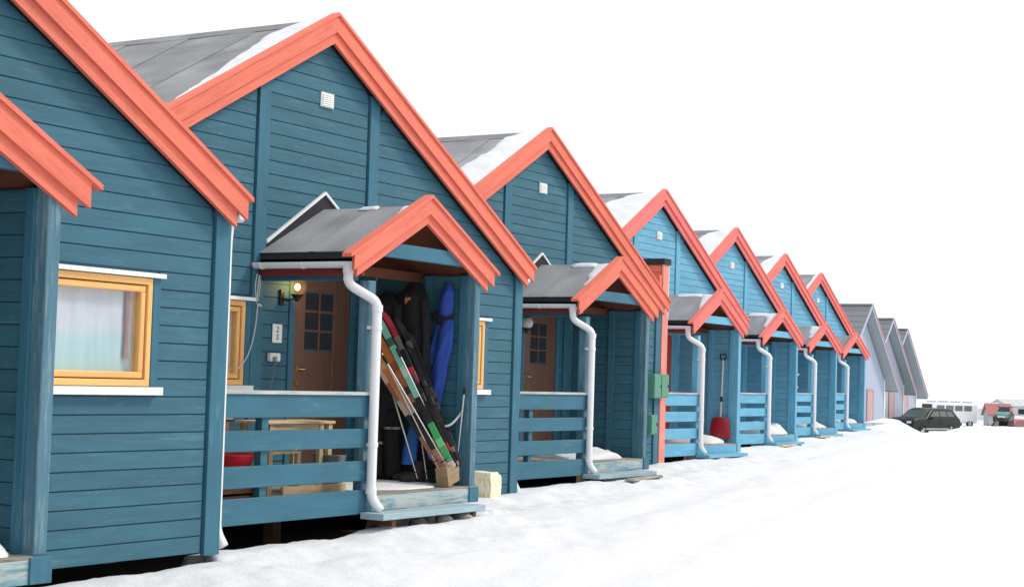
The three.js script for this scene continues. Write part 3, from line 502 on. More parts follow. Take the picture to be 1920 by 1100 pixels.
// ---------- things on and around the porches ----------
function wallLamp(k, u, y, lit, label) {
  const o = at(k, u, y, 0.022), g = group('wall_lamp', scene, o.x, o.y, o.z); tag(g, label, 'lamp', 'wall lamps by the front doors');
  mesh('wall_plate', rbox(0.06, 0.16, 0.02, 0.008, -0.10, -0.09, 0.01), M.blackmetal, g);
  mesh('arm', sweep([V(-0.10, -0.10, 0.02), V(-0.10, -0.12, 0.08), V(-0.05, -0.10, 0.12), V(0, -0.07, 0.12)], 0.011, 8), M.blackmetal, g);
  mesh('base', strip([cyl(0.068, 0.035, 0.035, 0, -0.072, 0.12, 18), cyl(0.035, 0.02, 0.04, 0, -0.105, 0.12, 14)]), M.blackmetal, g);
  const globe = new THREE.SphereGeometry(0.088, 24, 16); globe.translate(0, 0.02, 0.12);
  mesh('globe', globe, new THREE.MeshPhysicalMaterial({ color: lit ? new THREE.Color().setRGB(1, 0.86, 0.6) : new THREE.Color().setRGB(0.85, 0.86, 0.86), transmission: lit ? 1 : 0.4, thickness: 0, roughness: lit ? 0.12 : 0.5 }), g);
  mesh('cap', strip([cyl(0.012, 0.05, 0.028, 0, 0.110, 0.12, 16)]), M.blackmetal, g);
  if (lit) {
    const b = new THREE.SphereGeometry(0.027, 16, 12); b.scale(1, 1.25, 1); b.translate(0, 0.02, 0.12);
    mesh('bulb', b, new THREE.MeshStandardMaterial({ color: 0xfff0d0, emissive: new THREE.Color().setRGB(1, 0.82, 0.5), emissiveIntensity: 7 }), g);
    const l = new THREE.PointLight(0xffcf90, 0.14, 0, 2); l.position.set(0, 0.02, 0.12); l.castShadow = true; l.shadow.radius = 1.4; g.add(l);
  }
}
wallLamp(1, -0.47, 2.645, true, 'lit round wall lamp on a black bracket beside the brown door');
wallLamp(2, -0.50, 2.60, false, 'unlit white round wall lamp near the porch without things');
{ // number plate
  const cv = document.createElement('canvas'); cv.width = 96; cv.height = 128; const c = cv.getContext('2d'); c.fillStyle = '#e9ece4'; c.fillRect(0, 0, 96, 128); c.fillStyle = '#3c423c'; c.textAlign = 'center'; c.textBaseline = 'middle'; c.font = 'bold 58px sans-serif'; c.fillText('2', 48, 36); c.fillText('3', 48, 90);
  const t = new THREE.CanvasTexture(cv); t.colorSpace = THREE.SRGBColorSpace;
  const o = at(1, -0.62, 2.20, 0.0225), g = group('number_plate', scene, o.x, o.y, o.z); tag(g, 'small white house number plate below the lit wall lamp', 'sign');
  mesh('plate', rbox(0.145, 0.185, 0.012, 0.005, 0, 0, 0.006), M.whitematte, g);
  const f = new THREE.PlaneGeometry(0.132, 0.172); f.translate(0, 0, 0.0126); mesh('number', f, std({ map: t, roughness: 0.5 }), g);
}
{ // socket box with its lead
  const o = at(1, -0.68, 1.965, 0.0225), g = group('socket_box', scene, o.x, o.y, o.z); tag(g, 'white outdoor socket box below the number plate', 'socket');
  mesh('housing', rbox(0.15, 0.085, 0.05, 0.01, 0, 0, 0.025), M.whitematte, g); mesh('lid', rbox(0.06, 0.065, 0.012, 0.004, 0.03, 0, 0.055), M.white, g);
  mesh('plug', strip([rbox(0.035, 0.05, 0.04, 0.008, -0.03, -0.02, 0.07)]), plain([0.3, 0.3, 0.3], 0.6), g);
  mesh('lead', sweep(new THREE.CatmullRomCurve3([V(-0.03, -0.04, 0.075), V(-0.035, -0.18, 0.05), V(-0.07, -0.42, 0.04), V(-0.11, -0.8, 0.05), V(-0.1, -1.22, 0.06)]).getPoints(30), 0.006, 6), plain([0.16, 0.17, 0.18], 0.6), g);
}
{ // cable looped under the eave
  const c = new THREE.CatmullRomCurve3([V(-0.985, 2.76, 0.055), V(-1.0, 2.62, 0.05), V(-0.965, 2.50, 0.05), V(-0.94, 2.62, 0.055), V(-0.955, 2.75, 0.06), V(-0.975, 2.60, 0.06), V(-0.97, 2.47, 0.055), V(-0.90, 2.45, 0.055), V(-0.955, 2.47, 0.06), V(-0.98, 2.30, 0.06), V(-1.02, 2.10, 0.055), V(-1.10, 1.94, 0.055), V(-1.22, 1.84, 0.06)].map((v) => at(1, v.x, v.y, v.z)));
  tag(mesh('cable', sweep(c.getPoints(120), 0.0065, 6), plain([0.5, 0.54, 0.56], 0.5), scene), 'grey cable looped and hanging on the wall trim beside the lamp', 'cable');
}
// skis lean along the porch side wall
function ski(name, label, foot, top, width, cols, bind) {
  const A = at(1, ...foot), B = at(1, ...top), L = A.distanceTo(B), d = B.clone().sub(A).normalize(); let nrm = V(-1, 0.0, 0.35); nrm.addScaledVector(d, -nrm.dot(d)).normalize(); const side = nrm.clone().cross(d);
  const o = group(name, scene, A.x, A.y, A.z); tag(o, label, 'ski', 'skis stacked in the porch');
  const n = 60, rings = [];
  for (let i = 0; i <= n; i++) {
    const s = i / n, y = s * L, tip = s > 0.88 ? ((s - 0.88) / 0.12) ** 2 * 0.13 : 0, bow = Math.sin(s * Math.PI) * 0.02, w = width * (s > 0.95 ? Math.sqrt(clamp((1.002 - s) / 0.052)) : 1 - 0.18 * Math.sin(s * Math.PI)) / 2, th = 0.008 + 0.006 * Math.sin(clamp(s) * Math.PI);
    const c = d.clone().multiplyScalar(y).addScaledVector(nrm, tip + bow); rings.push([[-w, -th], [w, -th], [w, th], [-w, th]].map(([a, b]) => c.clone().addScaledVector(side, a).addScaledVector(nrm, b)));
  }
  const g0 = loft(rings).toNonIndexed(); g0.computeVertexNormals(); const ps = g0.attributes.position, cs = new Float32Array(ps.count * 3);
  for (let i = 0; i < ps.count; i++) { const q2 = Math.min(n - 1, Math.floor(i / 24)) / n; let c = cols[0][1]; for (const [q, cc] of cols) if (q2 >= q) c = cc; cs.set(c, i * 3); }
  g0.setAttribute('color', new THREE.BufferAttribute(cs, 3));
  mesh('board', g0, std({ vertexColors: true, roughness: 0.35 }), o);
  if (bind) { const q = new THREE.Quaternion().setFromRotationMatrix(new THREE.Matrix4().makeBasis(d.clone().cross(nrm), d, nrm)); const bm2 = plain(bind, 0.5); for (const gg of [rbox(width * 0.8, 0.10, 0.045, 0.01, 0, L * 0.44, 0.045), rbox(width * 0.7, 0.07, 0.06, 0.012, 0, L * 0.56, 0.05)]) { gg.applyQuaternion(q); mesh('binding', gg, bm2, o); } }
}
const OR = [0.62, 0.20, 0.05], BK = [0.015, 0.015, 0.018], TE = [0.20, 0.52, 0.40], GR = [0.05, 0.38, 0.12], RD = [0.5, 0.03, 0.06], WH = [0.62, 0.62, 0.58], BR = [0.22, 0.10, 0.06], BW = [0.42, 0.22, 0.13];
ski('ski', 'upper orange ski leaning beside the downpipe', [0.70, 0.90, 1.26], [0.44, 2.275, 0.437], 0.088, [[0, [0.5, 0.22, 0.12]], [0.22, BK], [0.42, [0.36, 0.2, 0.14]], [0.54, [0.50, 0.19, 0.07]], [0.70, [0.40, 0.10, 0.05]], [0.76, OR]], BK);
ski('ski', 'lower orange ski with pale stripe leaning beside the downpipe', [0.63, 0.90, 1.24], [0.36, 2.06, 0.51], 0.088, [[0, [0.4, 0.2, 0.14]], [0.16, BK], [0.46, [0.5, 0.36, 0.27]], [0.58, [0.62, 0.28, 0.11]], [0.68, OR], [0.84, [0.66, 0.38, 0.22]], [0.90, OR]], null);
ski('ski', 'teal and green ski among the stacked skis', [0.66, 0.92, 1.30], [0.40, 2.454, 0.48], 0.072, [[0, WH], [0.05, GR], [0.12, [0.18, 0.56, 0.22]], [0.18, GR], [0.27, BK], [0.44, TE], [0.58, [0.42, 0.62, 0.52]], [0.64, TE], [0.78, [0.04, 0.12, 0.09]], [0.83, TE]], null);
ski('ski', 'black ski with red tip among the stacked skis', [0.72, 0.92, 1.30], [0.52, 2.48, 0.50], 0.060, [[0, BK], [0.10, RD], [0.15, BK], [0.52, RD], [0.62, BK], [0.74, [0.26, 0.22, 0.16]], [0.82, RD]], BK);
ski('ski', 'plain black ski behind the teal one', [0.78, 0.92, 1.30], [0.62, 2.40, 0.62], 0.060, [[0, BK], [0.10, [0.2, 0.19, 0.18]], [0.13, BK], [0.3, [0.03, 0.03, 0.035]], [0.6, BK], [0.8, [0.12, 0.11, 0.1]], [0.84, BK]], BK);
ski('ski', 'dark grey ski nearest the blue overall', [0.84, 0.93, 1.28], [0.70, 2.27, 0.70], 0.060, [[0, [0.05, 0.05, 0.055]], [0.25, BK], [0.5, [0.07, 0.07, 0.07]], [0.55, BK]], BK);
ski('ski', 'thin white cross country ski between the black skis', [0.74, 0.92, 1.27], [0.58, 2.18, 0.66], 0.045, [[0, [0.2, 0.2, 0.2]], [0.2, WH], [0.36, [0.3, 0.3, 0.3]], [0.42, BK], [0.6, [0.5, 0.5, 0.48]], [0.75, [0.12, 0.12, 0.13]]], null);
ski('ski', 'thin brown cross country ski below the orange skis', [0.58, 0.90, 1.21], [0.32, 1.95, 0.54], 0.045, [[0, BR], [0.3, BK], [0.5, [0.4, 0.3, 0.22]], [0.62, BR], [0.8, [0.5, 0.36, 0.26]]], null);
ski('ski', 'thin crimson and black cross country ski beside the dark grey one', [0.80, 0.92, 1.27], [0.66, 2.14, 0.72], 0.045, [[0, BK], [0.08, RD], [0.14, BK], [0.3, [0.2, 0.2, 0.2]], [0.34, BK], [0.7, [0.3, 0.04, 0.06]], [0.78, BK]], null);
ski('ski', 'upright ski with orange and pale green tip behind the others', [0.88, 0.79, 0.83], [0.86, 2.66, 0.57], 0.095, [[0, BK], [0.5, [0.10, 0.14, 0.10]], [0.66, [0.20, 0.26, 0.18]], [0.76, [0.38, 0.42, 0.34]], [0.90, [0.45, 0.15, 0.05]], [0.97, BK]], null);
function pole(label, foot, top, c) {
  const A = at(1, ...foot), B = at(1, ...top), o = group('ski_pole', scene, A.x, A.y, A.z), d = B.clone().sub(A); tag(o, label, 'ski pole', 'ski poles in the porch');
  mesh('shaft', sweep([V(0, 0, 0), d.clone().multiplyScalar(0.5), d.clone().multiplyScalar(0.93)], [0.004, 0.008, 0.009], 8), plain(c, 0.35, { metalness: 0.3 }), o);
  mesh('grip', sweep([d.clone().multiplyScalar(0.925), d.clone().multiplyScalar(0.96), d], [0.013, 0.015, 0.012], 10), M.black, o);
  const q = new THREE.Quaternion().setFromUnitVectors(Y, d.clone().normalize()), b = new THREE.TorusGeometry(0.035, 0.005, 6, 18); b.rotateX(Math.PI / 2); b.applyQuaternion(q); b.translate(...d.clone().multiplyScalar(0.06).toArray()); mesh('basket', b, M.black, o);
}
pole('pale ski pole lying across the orange skis', [0.56, 0.90, 1.20], [0.32, 2.14, 0.56], [0.6, 0.57, 0.52]);
pole('thin grey ski pole beside the teal ski', [0.60, 0.92, 1.28], [0.34, 2.02, 0.62], [0.5, 0.5, 0.5]);
pole('pale ski pole crossing the black skis', [0.66, 0.92, 1.31], [0.44, 2.10, 0.72], [0.6, 0.6, 0.58]);
pole('short pale ski pole with its strap below the rope', [0.48, 0.80, 1.00], [0.40, 1.78, 0.66], [0.6, 0.58, 0.55]);
pole('white ski pole standing in front of the blue trousers', [0.62, 0.79, 1.02], [0.66, 1.70, 0.80], [0.66, 0.64, 0.64]);
pole('pale ski pole beside the blue overall', [0.93, 0.79, 1.16], [0.93, 1.72, 1.24], [0.5, 0.52, 0.52]);
{ // rope holding the skis to the post
  const c = new THREE.CatmullRomCurve3([V(0.98, 1.49, 1.19), V(0.90, 1.42, 1.19), V(0.78, 1.33, 1.15), V(0.70, 1.335, 1.02), V(0.62, 1.36, 0.86), V(0.58, 1.42, 0.78), V(0.66, 1.50, 0.70), V(0.8, 1.45, 0.72)].map((v) => at(1, v.x, v.y, v.z)));
  tag(mesh('rope', sweep(c.getPoints(60), 0.012, 8), plain([0.42, 0.46, 0.44], 0.9), scene), 'grey rope tying the skis back to the porch post', 'rope');
}
// hanging clothes: soft closed forms with folds
function cloth(sections, seed, folds = 5, depth = 0.18, n = 28) {
  const rings = []; const N = 22;
  for (let i = 0; i <= N; i++) {
    const f = i / N * (sections.length - 1), a = Math.min(sections.length - 2, Math.floor(f)), t = f - a, q = sections[a].map((v, j) => lerp(v, sections[a + 1][j], t * t * (3 - 2 * t))), ring = [];
    const [cu, y, cw, ru, rw] = q;                     // centre, half widths
    for (let j = 0; j < n; j++) { const g = j / n * Math.PI * 2, k = 1 + depth * Math.sin(g * folds + 2.2 * fbm(i * 0.2, 3, seed, 2)) * (0.4 + 0.6 * i / N) + 0.42 * (fbm(Math.cos(g) * 2 + 4, i * 0.35 + Math.sin(g) * 2, seed + 1, 3) - 0.5); ring.push(V(cu - Math.cos(g) * ru * k, y, cw + Math.sin(g) * rw * k)); }
    rings.push(ring);
  }
  return loft(rings);
}
function garment(name, label, category, parts) { const o = at(1, 0, 0, 0), g = group(name, scene, o.x, 0, o.z); tag(g, label, category, 'clothes hung in the porch'); for (const [n2, geo, m] of parts) mesh(n2, geo, m, g); return g; }
const cBlue = plain([0.015, 0.055, 0.30], 0.85), cBlue2 = plain([0.02, 0.13, 0.42], 0.85), cBlack = plain([0.014, 0.014, 0.017], 0.95), cBrown = plain([0.03, 0.022, 0.02], 0.95), cStripe = plain([0.62, 0.62, 0.60], 0.5);
garment('overall', 'dark blue hooded overall hanging on the porch side wall', 'overall', [
  ['hood', cloth([[0.93, 2.79, 1.00, 0.03, 0.03], [0.91, 2.70, 1.01, 0.06, 0.065], [0.90, 2.58, 1.00, 0.07, 0.085], [0.90, 2.48, 0.99, 0.06, 0.075], [0.92, 2.44, 0.99, 0.04, 0.05]], 801, 4, 0.1), cBlue],
  ['strap', cloth([[0.93, 2.50, 0.95, 0.03, 0.11], [0.92, 2.44, 0.95, 0.045, 0.14], [0.93, 2.38, 0.96, 0.03, 0.10]], 805, 3, 0.1), cBlack],
  ['body', cloth([[0.93, 2.42, 1.00, 0.03, 0.07], [0.90, 2.30, 1.01, 0.06, 0.085], [0.89, 2.10, 1.00, 0.07, 0.085], [0.89, 1.88, 0.95, 0.06, 0.08], [0.90, 1.62, 0.90, 0.05, 0.075], [0.91, 1.40, 0.88, 0.03, 0.05]], 802, 4, 0.16), cBlue],
  ['sleeve', cloth([[0.93, 2.36, 0.90, 0.02, 0.03], [0.91, 2.10, 0.84, 0.04, 0.05], [0.91, 1.80, 0.80, 0.04, 0.045], [0.92, 1.62, 0.80, 0.03, 0.035]], 803, 3, 0.14), cBlue],
]);
garment('trousers', 'bright blue trousers hanging below the rope among the skis', 'trousers', [
  ['seat', cloth([[0.76, 1.52, 0.80, 0.03, 0.04], [0.73, 1.40, 0.82, 0.05, 0.07], [0.72, 1.26, 0.84, 0.05, 0.12]], 811, 3, 0.1), cBlue2],
  ['leg', cloth([[0.71, 1.32, 0.79, 0.045, 0.055], [0.70, 1.12, 0.76, 0.055, 0.075], [0.69, 0.92, 0.74, 0.06, 0.085]], 812, 4, 0.12), cBlue2],
  ['leg', cloth([[0.73, 1.30, 0.90, 0.04, 0.055], [0.73, 1.12, 0.97, 0.05, 0.05], [0.73, 0.98, 1.01, 0.05, 0.045]], 813, 4, 0.12), cBlue2],
]);
garment('overall', 'black overall with white reflective bands hanging beside the downpipe', 'overall', [
  ['body', cloth([[0.86, 2.70, 0.30, 0.03, 0.05], [0.80, 2.56, 0.31, 0.09, 0.17], [0.78, 2.25, 0.31, 0.10, 0.16], [0.78, 1.85, 0.33, 0.10, 0.15], [0.78, 1.45, 0.36, 0.10, 0.16], [0.78, 1.28, 0.37, 0.09, 0.15]], 821, 5, 0.16), cBlack],
  ['sleeve', cloth([[0.80, 2.56, 0.46, 0.05, 0.05], [0.74, 2.25, 0.50, 0.055, 0.055], [0.73, 1.90, 0.50, 0.05, 0.05], [0.74, 1.68, 0.49, 0.045, 0.045]], 824, 3, 0.14), cBlack],
  ['leg', cloth([[0.77, 1.46, 0.28, 0.08, 0.09], [0.74, 1.15, 0.27, 0.085, 0.09], [0.73, 0.77, 0.28, 0.09, 0.10]], 822, 4, 0.14), cBlack],
  ['leg', cloth([[0.78, 1.46, 0.45, 0.08, 0.09], [0.76, 1.15, 0.47, 0.085, 0.085], [0.76, 0.78, 0.50, 0.09, 0.09]], 823, 4, 0.14), cBlack],
  ['reflective_band', cloth([[0.736, 1.135, 0.271, 0.090, 0.095], [0.734, 1.108, 0.271, 0.090, 0.096]], 822, 4, 0.14), cStripe],
  ['reflective_band', cloth([[0.766, 1.292, 0.462, 0.089, 0.091], [0.765, 1.268, 0.463, 0.089, 0.091]], 823, 4, 0.14), cStripe],
]);
garment('jacket', 'black jacket hanging on the batten behind the upright ski', 'jacket', [
  ['body', cloth([[0.92, 2.82, 0.60, 0.02, 0.03], [0.87, 2.66, 0.61, 0.07, 0.16], [0.86, 2.30, 0.62, 0.08, 0.17], [0.86, 1.95, 0.66, 0.08, 0.17], [0.86, 1.55, 0.70, 0.08, 0.18]], 831, 5, 0.18), cBlack],
  ['sleeve', cloth([[0.86, 2.62, 0.48, 0.045, 0.05], [0.82, 2.25, 0.45, 0.05, 0.055], [0.82, 1.85, 0.46, 0.045, 0.05]], 832, 3, 0.14), cBlack],
  ['sleeve', cloth([[0.86, 2.62, 0.76, 0.045, 0.045], [0.84, 2.25, 0.80, 0.05, 0.05], [0.84, 1.90, 0.80, 0.045, 0.045]], 833, 3, 0.14), cBlack],
]);
garment('jacket', 'brownish black coat hanging low behind the blue trousers', 'jacket', [
  ['body', cloth([[0.90, 2.2, 0.70, 0.03, 0.06], [0.89, 1.8, 0.74, 0.06, 0.16], [0.88, 1.4, 0.78, 0.07, 0.20], [0.88, 1.05, 0.80, 0.07, 0.22], [0.88, 0.80, 0.80, 0.07, 0.22]], 841, 6, 0.16), cBrown],
]);
// boots, shoe rack and the wooden block at the feet of the skis
function boot(label, u, w, turn) {
  const o = at(1, u, 0.745, w), g = group('boot', scene, o.x, o.y, o.z, turn); tag(g, label, 'boot', 'boots on the porch deck');
  const r = []; for (const [z, y, a, b] of [[-0.12, 0.05, 0.035, 0.045], [-0.06, 0.055, 0.045, 0.05], [0.02, 0.055, 0.047, 0.055], [0.10, 0.045, 0.05, 0.042], [0.165, 0.038, 0.035, 0.032]]) { const q = []; for (let j = 0; j < 14; j++) { const t = j / 14 * 6.283; q.push(V(Math.cos(t) * a, y + Math.sin(t) * b, z)); } r.push(q); }
  const s = []; for (const [y, a, b, c] of [[0.06, 0.045, 0.06, -0.05], [0.12, 0.042, 0.055, -0.06], [0.19, 0.05, 0.06, -0.065], [0.215, 0.05, 0.06, -0.068]]) { const q = []; for (let j = 0; j < 14; j++) { const t = -j / 14 * 6.283; q.push(V(Math.cos(t) * a, y, c + Math.sin(t) * b)); } s.push(q); }
  mesh('shoe', strip([loft(r), loft(s)]), cBrown, g); mesh('sole', rbox(0.10, 0.025, 0.29, 0.01, 0, 0.006, 0.02), M.black, g);
}
boot('dark boot in front of the blue trousers', 0.62, 0.86, -1.9); boot('dark boot set back by the shoe rack', 0.70, 0.74, -2.3);
{ const o = at(1, 0.78, 0.75, 0.98), g = group('shoe_rack', scene, o.x, o.y, o.z); tag(g, 'low black shoe rack on the deck below the skis', 'rack');
  mesh('shelf', box(-0.09, 0.09, 0.11, 0.128, -0.2, 0.2, Z), M.blackmetal, g); for (const [a, b] of [[-0.07, -0.18], [0.07, -0.18], [-0.07, 0.18], [0.07, 0.18]]) mesh('leg', cyl(0.009, 0.009, 0.13, a, 0.06, b, 8), M.blackmetal, g); }
{ const o = at(1, 0.68, 0.735, 1.225), g = new THREE.BoxGeometry(0.20, 0.19, 0.15, 6, 6, 4), ps = g.attributes.position; for (let i = 0; i < ps.count; i++) { const n2 = fbm(ps.getX(i) * 9 + 4, ps.getY(i) * 9 + ps.getZ(i) * 7, 851, 3) - 0.5; ps.setXYZ(i, ps.getX(i) * (1 + 0.35 * n2) - ps.getY(i) * 0.25, ps.getY(i) * (1 + 0.3 * n2) + ps.getX(i) * 0.35, ps.getZ(i) * (1 + 0.3 * n2)); } g.computeVertexNormals(); g.translate(0, 0.115, 0);
  const b = mesh('wood_block', g, std({ map: M.rawpine.map, color: new THREE.Color().setRGB(0.5, 0.46, 0.46), roughness: 0.9 }), scene); b.position.copy(o); tag(b, 'rough pinkish wooden block holding the feet of the skis', 'block'); }

// furniture behind the railing
{ const o = at(1, -1.27, 0.72, 0.72), g = group('wooden_table', scene, o.x, o.y, o.z); tag(g, 'plain unpainted pine table behind the railing', 'table');
  mesh('top', mergeGeometries([0, 1, 2].map((i) => plank(-0.50, 0.48, 0.635, 0.66, -0.20 + i * 0.135, -0.072 + i * 0.135, X, [1, 1, 1], i, i))), M.rawpine, g);
  for (const [a, b] of [[-0.46, -0.17], [0.27, -0.17], [-0.46, 0.14], [0.27, 0.14], [0.40, 0.14]]) mesh('leg', box(a, a + 0.055, 0, 0.634, b, b + 0.04, Y), M.rawpine, g);
  mesh('rail', box(-0.404, 0.269, 0.585, 0.63, 0.145, 0.17, X), M.rawpine, g); mesh('shelf', box(-0.46, 0.05, 0.365, 0.385, -0.125, 0.139, X), M.rawpine, g); mesh('shelf_leg', box(0.0, 0.05, 0.0, 0.364, 0.10, 0.138, Y), M.rawpine, g); }
{ const o = at(1, -1.25, 0.722, 1.06); const b = mesh('loose_plank', plank(-0.46, 0.46, 0, 0.085, -0.03, 0.0, X), M.rawpine, scene); b.position.copy(o); tag(b, 'pale loose plank on edge behind the lowest railing gap', 'plank'); }
{ const o = at(1, -2.40, 0.90, 1.0), g = group('plastic_tub', scene, o.x, o.y, o.z), red = plain([0.62, 0.02, 0.035], 0.35); tag(g, 'red plastic tub behind the railing', 'tub');
  mesh('shell', new THREE.LatheGeometry([[0.0, 0], [0.17, 0], [0.18, 0.01], [0.225, 0.19], [0.245, 0.20], [0.245, 0.212], [0.215, 0.212], [0.172, 0.02], [0, 0.016]].map((a) => new THREE.Vector2(...a)), 32), red, g);
  mesh('rim', new THREE.TorusGeometry(0.238, 0.011, 8, 36).rotateX(Math.PI / 2).translate(0, 0.212, 0), red, g); }
{ const o = at(1, -2.40, 0.722, 1.0), g = group('wooden_crate', scene, o.x, o.y, o.z); tag(g, 'brown slatted wooden crate below the red tub', 'crate');
  for (const y of [0, 0.065, 0.115]) for (const z of [-0.2, 0.18]) mesh('slat', box(-0.30, 0.28, y + 0.005, y + 0.05, z, z + 0.02, X, [0.9 + y, 0.9 + y, 0.9 + y], y * 9), M.brownwood, g); mesh('bottom', box(-0.29, 0.27, 0.004, 0.012, -0.18, 0.18, X), M.brownwood, g); for (const x of [-0.295, 0.255]) mesh('end', box(x, x + 0.02, 0.002, 0.163, -0.179, 0.179, Z), M.brownwood, g); mesh('lid', box(-0.29, 0.27, 0.1655, 0.176, -0.2, 0.2, X), M.brownwood, g); }
{ const o = at(1, -0.79, 0.722, 0.86), g = group('metal_bucket', scene, o.x, o.y, o.z); tag(g, 'dark grey metal bucket standing by the porch post', 'bucket');
  mesh('shell', new THREE.LatheGeometry([[0, 0], [0.12, 0], [0.125, 0.01], [0.155, 0.33], [0.162, 0.34], [0.15, 0.345], [0.118, 0.02], [0, 0.015]].map((a) => new THREE.Vector2(...a)), 28), plain([0.16, 0.17, 0.18], 0.4, { metalness: 0.5 }), g);
  mesh('bail', new THREE.TorusGeometry(0.158, 0.004, 6, 24, Math.PI).rotateX(-1.9).translate(0, 0.335, 0), M.galv, g); }
{ const o = at(1, -2.18, 1.36, 0.55), g = group('small_shelf', scene, o.x, o.y, o.z); tag(g, 'small brown shelf box with pale top under the wall window', 'shelf'); mesh('top', box(-0.45, 0.18, 0.035, 0.06, -0.15, 0.15, X), M.rawpine, g); mesh('cabinet', box(-0.42, 0.15, -0.638, 0.034, -0.13, 0.13, Y), M.brownwood, g); }
// light house things
{ const o = at(3, 0, 0, 0), g = group('snow_shovel', scene, o.x, 0, o.z), red = plain([0.34, 0.012, 0.02], 0.4); tag(g, 'red snow shovel with pale handle standing in the porch', 'shovel');
  const foot = V(0.90, 0.82, 1.04), top = V(0.93, 2.30, 1.01);
  mesh('handle', sweep([V(0.862, 0.86, 1.0), V(0.90, 1.55, 1.005), top], 0.017, 10), plain([0.55, 0.53, 0.5], 0.6), g);
  mesh('grip', sweep([V(0.93, 2.28, 1.01), V(0.93, 2.33, 0.95), V(0.93, 2.40, 0.95), V(0.93, 2.40, 1.07), V(0.93, 2.33, 1.07), V(0.93, 2.28, 1.01)], 0.014, 8), M.black, g); mesh('collar', sweep([V(0.90, 1.50, 1.005), V(0.90, 1.60, 1.005)], 0.022, 10), M.black, g);
  const r = []; for (let i = 0; i <= 10; i++) { const t = i / 10, y = lerp(1.18, 0.80, t), hw = lerp(0.17, 0.215, Math.sqrt(t)), q = []; for (let j = 0; j <= 12; j++) { const s = j / 12 * 2 - 1; q.push(V(0.90 - 0.055 * (1 - s * s) * (1 - 0.4 * t) - 0.02 * t, y + 0.03 * (1 - s * s) * (t < 0.1 ? 1 : 0), 1.0 + s * hw)); } for (let j = 12; j >= 0; j--) q.push(q[j].clone().add(V(0.008, 0, 0))); r.push(q); }
  mesh('blade', loft(r.reverse()), red, g); }
{ const o = at(3, -1.9, 1.666, 0.9), g = group('storage_box', scene, o.x, 0.722, o.z); tag(g, 'grey storage box rising above the railing by the red door', 'box'); mesh('body', rbox(0.7, 1.18, 0.42, 0.02, 0, 0.59, -0.1), plain([0.27, 0.26, 0.29], 0.7), g); mesh('lid', rbox(0.74, 0.05, 0.46, 0.015, 0, 1.206, -0.1), plain([0.3, 0.29, 0.32], 0.6), g); }
{ const A = at(5, -1.55, 0.722, 1.0), g = group('sledge', scene, A.x, A.y, A.z); tag(g, 'white sledge leaning upright behind a far railing', 'sledge'); const wht = plain([0.72, 0.72, 0.72], 0.5);
  for (const s of [-0.16, 0.16]) mesh('runner', sweep([V(s - 0.25, 0.02, 0.1), V(s - 0.05, 0.8, 0.05), V(s + 0.1, 1.35, 0.0), V(s + 0.16, 1.45, 0.08)], 0.018, 8), wht, g); for (let i = 0; i < 4; i++) mesh('slat', box(-0.16, 0.16, -0.02, 0.02, 0.0, 0.03, X).translate(-0.18 + i * 0.08, 0.25 + i * 0.28, 0.07), wht, g); }
{ const o = at(5, -2.0, 0.722, 1.05), g = group('plastic_tub', scene, o.x, o.y, o.z), c = plain([0.5, 0.03, 0.12], 0.4); tag(g, 'crimson tub behind the railing of a far light blue house', 'tub'); mesh('shell', new THREE.LatheGeometry([[0, 0], [0.2, 0], [0.27, 0.62], [0.29, 0.64], [0.26, 0.64], [0.19, 0.02], [0, 0.016]].map((a) => new THREE.Vector2(...a)), 24), c, g); mesh('rim', new THREE.TorusGeometry(0.28, 0.012, 8, 30).rotateX(Math.PI / 2).translate(0, 0.64, 0), c, g); }
// foam block in the snow
{ const o = at(1, 2.86, 0.36, 0.30), g = new THREE.BoxGeometry(0.44, 0.42, 0.30, 12, 12, 8), ps = g.attributes.position;
  for (let i = 0; i < ps.count; i++) { let x = ps.getX(i), y = ps.getY(i), z = ps.getZ(i); const n2 = fbm(x * 7 + 3, y * 7 + z * 6, 861, 4) - 0.5; const top = (y + 0.21) / 0.42; x = x * (1 - 0.18 * top * (x > 0 ? 1 : 0.1)) + 0.05 * n2; y -= (x > 0.05 ? (x - 0.05) * 0.35 * top : 0) - 0.03 * n2; z += 0.05 * n2; ps.setXYZ(i, x, y, z); }
  g.computeVertexNormals(); g.translate(0, 0.18, 0); const b = mesh('foam_block', g, M.foam, scene); b.position.copy(o); b.rotation.y = 0.25; tag(b, 'cream coloured foam block stuck in the snow by the wall', 'block'); }
// rubble and boards below the steps
function rubble(k, u, w, sx, sy, sz, turn, label, m, seed) { const g = new THREE.IcosahedronGeometry(1, 3), ps = g.attributes.position; for (let i = 0; i < ps.count; i++) { const v = V(ps.getX(i), ps.getY(i), ps.getZ(i)), q = 0.75 + 0.5 * fbm(v.x * 1.6 + 5 + v.z, v.y * 1.6 + 5 - v.z * 0.7, seed, 3); ps.setXYZ(i, v.x * q * sx, v.y * q * sy, v.z * q * sz); } g.computeVertexNormals(); const o = mesh('stone', g, m, scene); o.position.copy(at(k, u, snowHeight(...(() => { const a = at(k, u, 0, w); return [a.x, a.z]; })()) + sy * 0.2, w)); o.rotation.y = turn; tag(o, label, 'stone', 'stones below the porch steps'); }
rubble(1, 0.20, 1.52, 0.12, 0.07, 0.08, 0.3, 'brown stone lying under the step below the skis', M.stone, 871); rubble(1, 0.55, 1.50, 0.14, 0.06, 0.09, 1.3, 'flat grey stone under the step end below the skis', plain([0.3, 0.28, 0.26], 0.95), 872); rubble(1, -0.15, 1.45, 0.09, 0.06, 0.07, 2.2, 'dark stone under the middle of the step below the skis', M.stone, 873);
